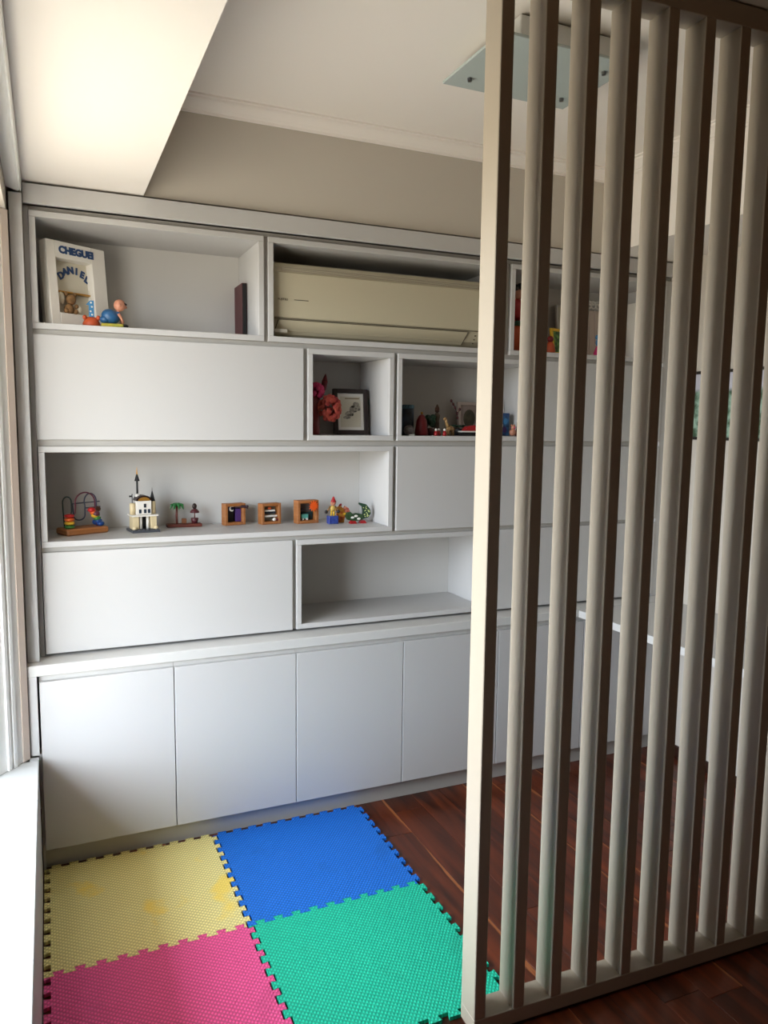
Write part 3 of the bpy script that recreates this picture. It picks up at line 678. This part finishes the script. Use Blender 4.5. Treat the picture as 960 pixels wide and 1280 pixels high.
bm = bmesh.new(); tube(bm, [(0.0, 0, 0.03), (-0.008, 0, 0.09), (-0.022, 0.0, 0.13), (-0.045, 0, 0.165)], 0.002, 6); tube(bm, [(-0.012, 0, 0.10), (0.004, 0.004, 0.125)], 0.0016, 5); obj('stem', bm, M_('twig', (60, 38, 30), 0.7), pt)
for p in ((-0.01, 0, 0.085), (-0.014, -0.004, 0.105), (-0.026, 0, 0.135), (-0.034, 0.002, 0.15), (-0.046, 0, 0.166), (0.004, 0.004, 0.126)):
    bm = bmesh.new(); ball(bm, p, 0.0065, 1, 1, 1.2, 8, 6); obj('bud', bm, MAROON, pt, True)
for k in range(7):
    a = k*0.9; bm = bmesh.new(); ball(bm, (0.026*math.cos(a), 0.022*math.sin(a), 0.045), 0.02, 1.1, 0.5, 0.35, 8, 5, Matrix.Rotation(a, 4, 'Z')); obj('leaf', bm, DGREEN, pt, True)
ca = thing('red_toy_boat', 'red toy boat with a white hull stripe, before the oval frame', 'toy', (1.842, 0.185, Z2))
bm = bmesh.new(); prism(bm, [(-0.05, 0.0), (0.05, 0.0), (0.058, 0.016), (-0.058, 0.016)], -0.018, 0.018, 'XZ'); obj('hull', bm, BLACK, ca)
obj('stripe', B(-0.057, 0.057, -0.0195, 0.0195, 0.0165, 0.023, 0.001), WHITE, ca)
bm = bmesh.new(); prism(bm, [(-0.042, 0.0233), (0.05, 0.0233), (0.042, 0.042), (0.012, 0.05), (-0.022, 0.044)], -0.016, 0.016, 'XZ'); obj('deck', bm, RED, ca)
of, LO = framed('oval_photo_frame', 'pale frame with an oval opening at the back of the ornaments cubby', (1.892, 0.385, Z2+0.002), 0.0, 0.13, 0.165, 0.016, M_('pale_pink_frame', (186, 168, 156), 0.5), M_('faded_rose', (164, 146, 136), 0.6), 5)
bm = bmesh.new(); ball(bm, LO @ Vector((0.066, 0.008, 0.082)), 0.034, 1, 0.12, 1.35, 16, 9); obj('oval_picture', bm, M_('olive_print', (92, 84, 62), 0.6, var=0.3, scale=30), of, True)
cd = thing('greeting_card', 'white greeting card with an orange drawing, behind the blue box', 'card', (2.055, 0.36, Z2))
obj('sheet', B(0, 0.088, 0, 0.0015, 0, 0.18, 0, leaning(math.radians(4))), WHITE, cd)
obj('fold', B(0.0, 0.0015, 0.004, 0.06, 0, 0.178), WHITE, cd)
bm = bmesh.new(); ball(bm, leaning(math.radians(4)) @ Vector((0.018, -0.001, 0.145)), 0.02, 1, 0.05, 1.2, 10, 6); ball(bm, leaning(math.radians(4)) @ Vector((0.036, -0.001, 0.13)), 0.012, 1, 0.06, 1.0, 10, 6); obj('drawing', bm, ORANGE, cd)
bx = thing('blue_comic_box', 'blue printed cardboard box standing at the right of the ornaments cubby', 'box', (2.070, 0.265, Z2))
obj('carton', B(-0.055, 0.04, 0, 0.03, 0, 0.112, 0.001), mat('comic_print', (52, 104, 150), 0.5, rgb2=(20, 30, 54), scale=34), bx)
obj('header', B(-0.054, 0.039, -0.0012, -0.0002, 0.096, 0.111), NAVY, bx)
for i, (x, z, m_) in enumerate(((-0.03, 0.03, GREEN), (-0.008, 0.05, WHITE), (0.014, 0.03, PURP), (0.018, 0.072, LBLUE), (-0.034, 0.066, PINK))):
    bm = bmesh.new(); ball(bm, (x, -0.0005, z), 0.012, 1, 0.06, 1.3, 8, 5); obj('figure_print', bm, m_, bx)
pg = thing('pink_pig_figurine', 'small pink figurine beside the blue printed box', 'figurine', (2.086, 0.195, Z2))
bm = bmesh.new(); ball(bm, (0, 0, 0.018), 0.017, 1, 0.9, 1.05); ball(bm, (0, -0.004, 0.042), 0.012); ball(bm, (-0.009, 0, 0.053), 0.004); ball(bm, (0.009, 0, 0.053), 0.004); obj('body', bm, SKIN, pg, True)
bm = bmesh.new(); ball(bm, (0, -0.016, 0.041), 0.0045, 1, 0.6, 0.8); obj('snout', bm, PINK, pg, True)
rf = thing('red_hooded_figurine', 'small dark red figurine with two ears, at the right end beside the pink one', 'figurine', (2.121, 0.2, Z2))
bm = bmesh.new(); lathe(bm, [(0.016, 0), (0.018, 0.01), (0.010, 0.038)], (0, 0, 0), 12); ball(bm, (0, 0, 0.044), 0.011); obj('body', bm, DRED, rf, True)
for s in (-1, 1):
    bm = bmesh.new(); cyl(bm, (0.006*s, 0, 0.052), (0.009*s, 0, 0.068), 0.004, 0.001, 8); obj('ear', bm, MAROON, rf)

# ------------------------------------------------------------------ row 3: wooden toys
Z3 = 1.236 + T_ + 0.0004
mz = thing('bead_maze', 'wooden bead maze with coloured wires at the left of the toy row', 'toy', (0.118, 0.305, Z3), math.radians(25))
obj('base', B(-0.088, 0.088, -0.05, 0.05, 0, 0.026, 0.006), OAK, mz)
def arc(cx, cz, rx, rz, a0, a1, y, n=16):
    return [(cx+rx*math.cos(math.radians(a0+(a1-a0)*k/n)), y, cz+rz*math.sin(math.radians(a0+(a1-a0)*k/n))) for k in range(n+1)]
WBLUE = M_('slate_wire', (44, 52, 76), 0.35); WRED = M_('plum_wire', (96, 30, 52), 0.35); WGRN = M_('green_wire', (34, 62, 58), 0.35)
bm = bmesh.new(); tube(bm, [(-0.07, 0.01, 0.024), (-0.074, 0.01, 0.10)] + arc(-0.056, 0.128, 0.018, 0.022, 180, 0, 0.012) + [(-0.038, 0.012, 0.09), (-0.046, 0.012, 0.06), (-0.058, 0.012, 0.026)], 0.0028, 7); obj('wire', bm, WGRN, mz, True)
bm = bmesh.new(); tube(bm, [(-0.078, -0.02, 0.024), (-0.074, -0.02, 0.045), (-0.055, -0.018, 0.06), (-0.038, -0.015, 0.085), (-0.034, -0.014, 0.12)] + arc(0.008, 0.124, 0.042, 0.042, 180, 0, -0.01) + [(0.05, -0.01, 0.10), (0.053, -0.012, 0.06), (0.055, -0.015, 0.024)], 0.003, 7); obj('wire', bm, WRED, mz, True)
bm = bmesh.new(); tube(bm, [(-0.03, 0.02, 0.12), (-0.028, 0.018, 0.08)] + arc(-0.004, 0.072, 0.024, 0.02, 180, 360, 0.016) + [(0.02, 0.015, 0.11)] + arc(0.046, 0.124, 0.026, 0.034, 180, 0, 0.02) + [(0.072, 0.02, 0.09), (0.07, 0.02, 0.024)], 0.0028, 7); obj('wire', bm, WBLUE, mz, True)
bm = bmesh.new(); tube(bm, [(-0.03, 0.02, 0.12), (0.09, 0.026, 0.122)], 0.0026, 7); tube(bm, [(0.02, 0.015, 0.108), (0.03, 0.03, 0.098), (0.092, 0.026, 0.1)], 0.0026, 7); tube(bm, [(0.02, 0.0, 0.09), (0.045, -0.02, 0.082), (0.06, -0.022, 0.074)], 0.0026, 7); obj('wire', bm, WBLUE, mz, True)
BC = [M_('bead_red', (190, 34, 34), 0.3), M_('bead_orange', (224, 104, 40), 0.3), M_('bead_yellow', (226, 182, 50), 0.3), M_('bead_green', (58, 120, 50), 0.3), M_('bead_blue', (24, 66, 130), 0.3), M_('bead_violet', (92, 44, 60), 0.3)]
for k, ci in enumerate((3, 2, 1, 0)):
    bm = bmesh.new(); lathe(bm, [(0.008, 0), (0.019, 0.003), (0.019, 0.011), (0.008, 0.014)], (-0.064, -0.02, 0.0265+0.0145*k), 14); obj('bead', bm, BC[ci], mz, True)
for k, ci in enumerate((4, 4, 3, 2, 1, 0)):
    bm = bmesh.new(); ball(bm, (0.066-0.006*k-0.002*(k % 2), -0.022+0.002*k, 0.036+0.0115*k), 0.0135, 1.15, 1.15, 0.8, 12, 8); obj('bead', bm, BC[ci], mz, True)
for p, m_ in (((0.075, 0.02, 0.092), M_('bead_brown', (92, 56, 36), 0.4)), ((0.068, 0.02, 0.038), BC[4]), ((0.048, -0.022, 0.078), BC[5]), ((0.071, 0.02, 0.068), M_('bead_umber', (110, 64, 40), 0.4))):
    bm = bmesh.new(); ball(bm, p, 0.0135, 1.1, 1.1, 0.9, 12, 8); obj('bead', bm, m_, mz, True)

# generic toy tower house (plain stand-in)
tw = thing('toy_brick_tower', 'cream toy brick building with dark pointed roofs on a grey plate', 'toy', (0.352, 0.292, Z3), math.radians(8))
obj('base_plate', B(-0.056, 0.056, -0.055, 0.055, 0, 0.010, 0.001), GREY, tw)
bm = bmesh.new()
for i in range(6):
    for j in range(2): cyl(bm, (-0.045+0.018*i, -0.046+0.015*j, 0.0102), (-0.045+0.018*i, -0.046+0.015*j, 0.0135), 0.005, None, 8)
obj('studs', bm, GREY, tw, kind='stuff')
for x in (-0.036, 0.036):
    obj('lower_wall', B(x-0.012, x+0.012, -0.032, 0.032, 0.0102, 0.064, 0.001), TAN, tw)
obj('lower_back_wall', B(-0.0235, 0.0235, 0.018, 0.032, 0.0102, 0.064, 0.001), DIM, tw)
for x in (-0.014, 0.014):
    bm = bmesh.new(); cyl(bm, (x, -0.02, 0.0102), (x, -0.02, 0.064), 0.006, None, 10); obj('column', bm, WHITE, tw, True)
obj('overhang_slab', B(-0.054, 0.054, -0.042, 0.042, 0.0645, 0.0705, 0.001), WHITE, tw)
obj('upper_wall', B(-0.030, 0.030, -0.022, 0.03, 0.0708, 0.128, 0.001), WHITE, tw)
for x in (-0.042, 0.042):
    bm = bmesh.new(); cyl(bm, (x, 0, 0.0708), (x, 0, 0.118 if x < 0 else 0.124), 0.011, None, 10); obj('turret', bm, TAN, tw, True)
bm = bmesh.new(); prism(bm, [(0.032*math.cos(a*PI/10), 0.1283+0.022*math.sin(a*PI/10)) for a in range(11)], -0.024, 0.031, 'XZ'); obj('curved_roof', bm, DK, tw)
bm = bmesh.new(); prism(bm, [(0.024*math.cos(a*PI/10), 0.1285+0.015*math.sin(a*PI/10)) for a in range(11)], -0.0262, -0.0243, 'XZ'); obj('gable', bm, GOLD, tw)
for x, z in ((-0.016, 0.085), (0.004, 0.085), (0.004, 0.108), (0.02, 0.085)):
    obj('window', B(x-0.005, x+0.005, -0.0235, -0.0222, z-0.008, z+0.008), DIM, tw)
bm = bmesh.new(); lathe(bm, [(0.009, 0.151), (0.010, 0.158), (0.006, 0.163)], (-0.018, 0.01, -0.008), 10); obj('spire_base', bm, WHITE, tw, True)
bm = bmesh.new(); cyl(bm, (-0.018, 0.01, 0.1555), (-0.018, 0.01, 0.208), 0.0042, 0.004, 8); obj('mast', bm, BLACK, tw, True)
bm = bmesh.new(); cyl(bm, (-0.018, 0.01, 0.2083), (-0.018, 0.01, 0.236), 0.011, 0.003, 10); obj('spire', bm, BLACK, tw)
bm = bmesh.new(); cyl(bm, (-0.018, 0.01, 0.2363), (-0.018, 0.01, 0.266), 0.003, 0.0006, 8); obj('spire_tip', bm, GOLD, tw)
bm = bmesh.new(); cyl(bm, (0.040, 0.0, 0.1243), (0.040, 0.0, 0.166), 0.0115, 0.0015, 10); cyl(bm, (0.040, 0, 0.166), (0.040, 0, 0.18), 0.0012, 0.0006, 6); obj('turret_roof', bm, BLACK, tw)
bm = bmesh.new(); cyl(bm, (-0.042, 0, 0.1183), (-0.042, 0, 0.156), 0.0018, None, 6); box(bm, -0.054, -0.042, -0.001, 0.001, 0.143, 0.15); obj('flag', bm, BLACK, tw)
for x, y in ((0.042, -0.045), (-0.046, -0.044)):
    bm = bmesh.new(); ball(bm, (x, y, 0.018), 0.008, 1.2, 1, 0.95, 8, 6); obj('shrub', bm, TAN, tw, True)

ps = thing('palm_tree_scene', 'brown wooden stand with a toy palm tree and potted shrub', 'toy', (0.532, 0.375, Z3))
obj('base', B(-0.074, 0.074, -0.022, 0.022, 0, 0.014, 0.002), WALN, ps)
bm = bmesh.new(); tube(bm, [(-0.030, 0, 0.0142), (-0.031, 0, 0.05), (-0.029, 0, 0.09)], [0.0055, 0.005, 0.0045], 8); obj('palm_trunk', bm, WALN, ps, True)
for k in range(8):
    a = k*PI/4 + 0.2
    bm = bmesh.new(); d = Vector((math.cos(a), math.sin(a)*0.7, 0))
    tube(bm, [Vector((-0.029, 0, 0.091)), Vector((-0.029, 0, 0.100))+d*0.012, Vector((-0.029, 0, 0.096))+d*0.024, Vector((-0.029, 0, 0.076))+d*0.030], [0.003, 0.006, 0.006, 0.001], 6); obj('frond', bm, GREEN, ps)
obj('barrel', B(-0.010, 0.010, -0.008, 0.008, 0.0142, 0.036, 0.002), mat('brown_barrel', (120, 74, 44), 0.5), ps)
bm = bmesh.new(); lathe(bm, [(0.012, 0.0142), (0.017, 0.036), (0.014, 0.037)], (0.046, 0, 0), 12); obj('flower_pot', bm, MAROON, ps, True)
bm = bmesh.new(); cyl(bm, (0.046, 0, 0.037), (0.046, 0, 0.062), 0.0028, None, 8); obj('stalk', bm, WALN, ps)
bm = bmesh.new(); lathe(bm, [(0.020, 0.060), (0.019, 0.066), (0.012, 0.074), (0.004, 0.078)], (0.046, 0, 0), 14); obj('umbrella_cap', bm, MAROON, ps, True)
bm = bmesh.new(); ball(bm, (0.046, 0, 0.088), 0.0115, 0.9, 0.7, 1.15); obj('top_knot', bm, DK, ps, True)

def shadow_box(loc, s, label, art):
    t = thing('shadow_box', label, 'box', loc, math.radians(art.get('rot', 10)))
    bw = s*0.13; d = 0.045
    for a in ((0, bw, 0, s), (s-bw, s, 0, s), (bw+.0003, s-bw-.0003, 0, bw), (bw+.0003, s-bw-.0003, s-bw, s)):
        obj('side_board', B(a[0], a[1], 0, d, a[2], a[3], 0.0012), OAK, t)
    obj('backdrop', B(bw+.0003, s-bw-.0003, d-0.008, d-0.003, bw+.0003, s-bw-.0003), art['bg'], t)
    return t, bw, d
s1, bw, d = shadow_box((0.706, 0.345, Z3), 0.096, 'wooden shadow box with a night scene and moon', {'bg': PURP})
bm = bmesh.new()
outer = [(0.034+0.011*math.cos(a), 0.072+0.011*math.sin(a)) for a in [math.radians(50+k*26) for k in range(11)]]
inner = [(0.038+0.0085*math.cos(a), 0.074+0.0085*math.sin(a)) for a in [math.radians(310-k*26) for k in range(11)]]
prism(bm, outer+inner, 0.010, 0.013, 'XZ'); obj('moon', bm, WHITE, s1)
obj('curtain', B(0.056, 0.083, 0.02, 0.026, 0.0128, 0.070, 0.001), M_('indigo', (74, 44, 110), 0.6), s1)
obj('curtain', B(0.0128, 0.050, 0.028, 0.034, 0.0128, 0.060, 0.001), BLACK, s1)
bm = bmesh.new(); tube(bm, [(0.05, 0.012, 0.080), (0.075, 0.006, 0.083), (0.094, -0.004, 0.080), (0.104, -0.006, 0.072)], [0.004, 0.007, 0.006, 0.002], 8); ball(bm, (0.10, -0.006, 0.082), 0.007); obj('bat', bm, M_('dark_plum', (52, 28, 36), 0.6), s1, True)
s2, bw, d = shadow_box((0.866, 0.325, Z3), 0.094, 'wooden shadow box with a red roof and white clouds', {'bg': M_('misty_grey', (150, 152, 140), 0.6)})
obj('cloud', B(0.022, 0.076, 0.018, 0.022, 0.046, 0.056, 0.001), DIM, s2); obj('cloud', B(0.0128, 0.070, 0.012, 0.016, 0.0565, 0.064, 0.001), WHITE, s2); obj('cloud', B(0.016, 0.080, 0.01, 0.014, 0.032, 0.040, 0.001), WHITE, s2)
bm = bmesh.new(); ball(bm, (0.045, 0.02, 0.070), 0.009, 1.1, 0.4, 0.9); obj('sun', bm, ORANGE, s2, True)
bm = bmesh.new(); ball(bm, (0.062, 0.004, 0.0205), 0.008, 1.1, 0.8, 1); obj('snowman', bm, WHITE, s2, True)
bm = bmesh.new(); ball(bm, (0.076, 0.006, 0.0195), 0.0065); obj('ball', bm, DRED, s2, True)
s3, bw, d = shadow_box((1.024, 0.300, Z3), 0.106, 'largest wooden shadow box, with an orange sun and teal bus', {'bg': M_('dusk_grey', (110, 108, 104), 0.6), 'rot': 8})
bm = bmesh.new()
prism(bm, [((0.079+(0.026 if k % 2 == 0 else 0.015)*math.cos(k*PI/12)), 0.079+(0.026 if k % 2 == 0 else 0.015)*math.sin(k*PI/12)) for k in range(24)], -0.005, -0.001, 'XZ'); obj('sun', bm, M_('bright_orange', (238, 92, 24), 0.5), s3)
obj('bus', B(0.024, 0.060, 0.012, 0.022, 0.022, 0.042, 0.002), TEAL, s3)
for x in (0.031, 0.052):
    bm = bmesh.new(); cyl(bm, (x, 0.009, 0.0195), (x, 0.018, 0.0195), 0.005, None, 10); obj('wheel', bm, WHITE, s3)
obj('hill', B(0.0145, 0.088, 0.026, 0.032, 0.0145, 0.050, 0.002), M_('deep_teal', (26, 58, 62), 0.6), s3)
bm = bmesh.new(); prism(bm, [(0.018, 0.062), (0.05, 0.058), (0.05, 0.063), (0.02, 0.072)], 0.022, 0.026, 'XZ'); obj('cloud', bm, GREY, s3)

jp = thing('push_puppet', 'wooden push puppet with red hat on a blue block', 'toy', (1.180, 0.270, Z3))
jp.scale = (1.08, 1.0, 1.06)
obj('block', B(-0.021, 0.021, -0.018, 0.018, 0, 0.034, 0.002), mat('spotted_blue_block', (28, 48, 130), 0.4, rgb2=(60, 80, 150), scale=90), jp)
bm = bmesh.new(); cyl(bm, (-0.006, 0, 0.0342), (-0.005, 0, 0.056), 0.004, None, 8); cyl(bm, (0.006, 0, 0.0342), (0.005, 0, 0.056), 0.004, None, 8); obj('legs', bm, YEL, jp, True)
bm = bmesh.new(); ball(bm, (0, 0, 0.066), 0.0125, 1, 0.8, 1.1); obj('torso', bm, M_('mustard', (200, 168, 84), 0.5), jp, True)
for s in (-1, 1):
    bm = bmesh.new(); tube(bm, [(0.010*s, 0, 0.075), (0.018*s, -0.004, 0.064), (0.024*s, -0.006, 0.055)], [0.004, 0.0035, 0.0035], 7); obj('arm', bm, BROWN, jp, True)
    bm = bmesh.new(); ball(bm, (0.027*s-0.003, -0.006, 0.052), 0.0075); obj('hand', bm, BLACK, jp, True)
bm = bmesh.new(); ball(bm, (0.002, -0.001, 0.088), 0.0115); ball(bm, (-0.006, -0.009, 0.09), 0.004); obj('head', bm, SKIN, jp, True)
bm = bmesh.new(); lathe(bm, [(0.0125, 0.092), (0.011, 0.098), (0.005, 0.112), (0.001, 0.118)], (0.004, 0, 0), 12); obj('hat', bm, RED, jp, True)

cw = thing('yellow_red_wooden_bird', 'yellow and red spotted wooden bird behind the blue block', 'toy', (1.232, 0.298, Z3))
bm = bmesh.new(); prism(bm, [(-0.018, 0.0), (0.012, 0.0), (0.016, 0.03), (0.012, 0.062), (-0.004, 0.078), (-0.02, 0.07), (-0.03, 0.058), (-0.018, 0.05), (-0.024, 0.028)], -0.008, 0.008, 'XZ'); obj('body', bm, mat('yellow_red_spots', (214, 164, 60), 0.5, rgb2=(170, 60, 30), scale=60), cw)
bm = bmesh.new(); prism(bm, [(0.0125, 0.02), (0.044, 0.045), (0.034, 0.066), (0.018, 0.076), (0.0125, 0.066)], -0.006, 0.006, 'XZ'); obj('wing', bm, mat('red_white_spots', (170, 26, 36), 0.5, rgb2=(212, 150, 120), scale=110), cw)
bm = bmesh.new(); prism(bm, [(-0.012, 0.0745), (0.002, 0.0785), (0.0, 0.088), (-0.008, 0.084)], -0.004, 0.004, 'XZ'); obj('comb', bm, RED, cw)

hn = thing('dotted_wooden_rooster', 'black rooster with dotted green tail on red feet, last of the toy row', 'toy', (1.287, 0.248, Z3))
hn.scale = (1.18, 1.0, 1.08)
bm = bmesh.new(); prism(bm, [(-0.036, 0.016), (-0.005, 0.010), (0.026, 0.016), (0.024, 0.038), (0.0, 0.044), (-0.016, 0.040), (-0.026, 0.05), (-0.040, 0.046), (-0.046, 0.034)], -0.010, 0.010, 'XZ'); obj('body', bm, mat('dark_green_spots', (26, 44, 32), 0.45, rgb2=(52, 84, 44), scale=90), hn)
bm = bmesh.new(); prism(bm, [(0.0265, 0.018), (0.050, 0.024), (0.060, 0.040), (0.056, 0.060), (0.040, 0.080), (0.012, 0.088), (0.010, 0.082), (0.024, 0.070), (0.0265, 0.05)], -0.006, 0.006, 'XZ'); obj('tail', bm, DGREEN, hn)
random.seed(3)
bm = bmesh.new()
for k in range(34):
    x, z = random.uniform(0.028, 0.054), random.uniform(0.026, 0.074)
    if (z-0.06) > (0.04-x)*1.2 + 0.012: continue
    ball(bm, (x, -0.0064, z), 0.0022, 1, 0.4, 1, 6, 4)
obj('dots', bm, M_('pale_lime', (206, 214, 140), 0.5), hn, kind='stuff')
for x, z in ((-0.004, 0.032), (0.008, 0.020), (-0.018, 0.026)):
    bm = bmesh.new(); ball(bm, (x, -0.0105, z), 0.0065, 1.2, 0.25, 0.75, 8, 6); obj('white_patch', bm, WHITE, hn)
for x in (-0.014, 0.026):
    bm = bmesh.new(); prism(bm, [(x-0.014, 0), (x+0.014, 0), (x+0.006, 0.012), (x-0.006, 0.012)], -0.014, 0.014, 'XZ'); obj('foot', bm, RED, hn)
bm = bmesh.new(); prism(bm, [(-0.046, 0.038), (-0.056, 0.042), (-0.044, 0.046)], -0.003, 0.003, 'XZ'); obj('beak', bm, YEL, hn)

# ------------------------------------------------------------------ picture on the right wall
def landscape():
    m = bpy.data.materials.new('landscape_print'); m.use_nodes = True
    n = m.node_tree.nodes; L = m.node_tree.links; b = n['Principled BSDF']
    t = n.new('ShaderNodeTexCoord'); sp = n.new('ShaderNodeSeparateXYZ'); L.new(t.outputs['Object'], sp.inputs[0])
    no = n.new('ShaderNodeTexNoise'); no.inputs['Scale'].default_value = 26; no.inputs['Detail'].default_value = 5; L.new(t.outputs['Object'], no.inputs['Vector'])
    g = n.new('ShaderNodeValToRGB'); g.color_ramp.elements[0].position = 0.4; g.color_ramp.elements[0].color = lin((58, 84, 62)); g.color_ramp.elements[1].position = 0.62; g.color_ramp.elements[1].color = lin((150, 178, 160))
    L.new(no.outputs[0], g.inputs[0])
    r = n.new('ShaderNodeMapRange'); r.inputs[1].default_value = 0.23; r.inputs[2].default_value = 0.25; L.new(sp.outputs['Z'], r.inputs[0])
    mx = n.new('ShaderNodeMix'); mx.data_type = 'RGBA'; L.new(r.outputs[0], mx.inputs['Factor']); L.new(g.outputs[0], mx.inputs[6]); mx.inputs[7].default_value = lin((190, 190, 200))
    L.new(mx.outputs[2], b.inputs['Base Color']); b.inputs['Roughness'].default_value = 0.3
    return m
LAND = landscape()
pic = thing('landscape_picture', 'dark framed green landscape picture on the right wall behind slats', 'picture', (XR-0.001, -0.38, 1.655))
for a in ((-0.34, -0.324, 0, 0.335), (0.324, 0.34, 0, 0.335), (-0.3237, 0.3237, 0, 0.014), (-0.3237, 0.3237, 0.321, 0.335)):
    obj('border', B(-0.02, 0, a[0], a[1], a[2], a[3], 0.001), M_('black_frame', (30, 26, 20), 0.4) if 'black_frame' not in bpy.data.materials else bpy.data.materials['black_frame'], pic)
obj('print', B(-0.01, -0.004, -0.3237, 0.3237, 0.0143, 0.3207), LAND, pic)
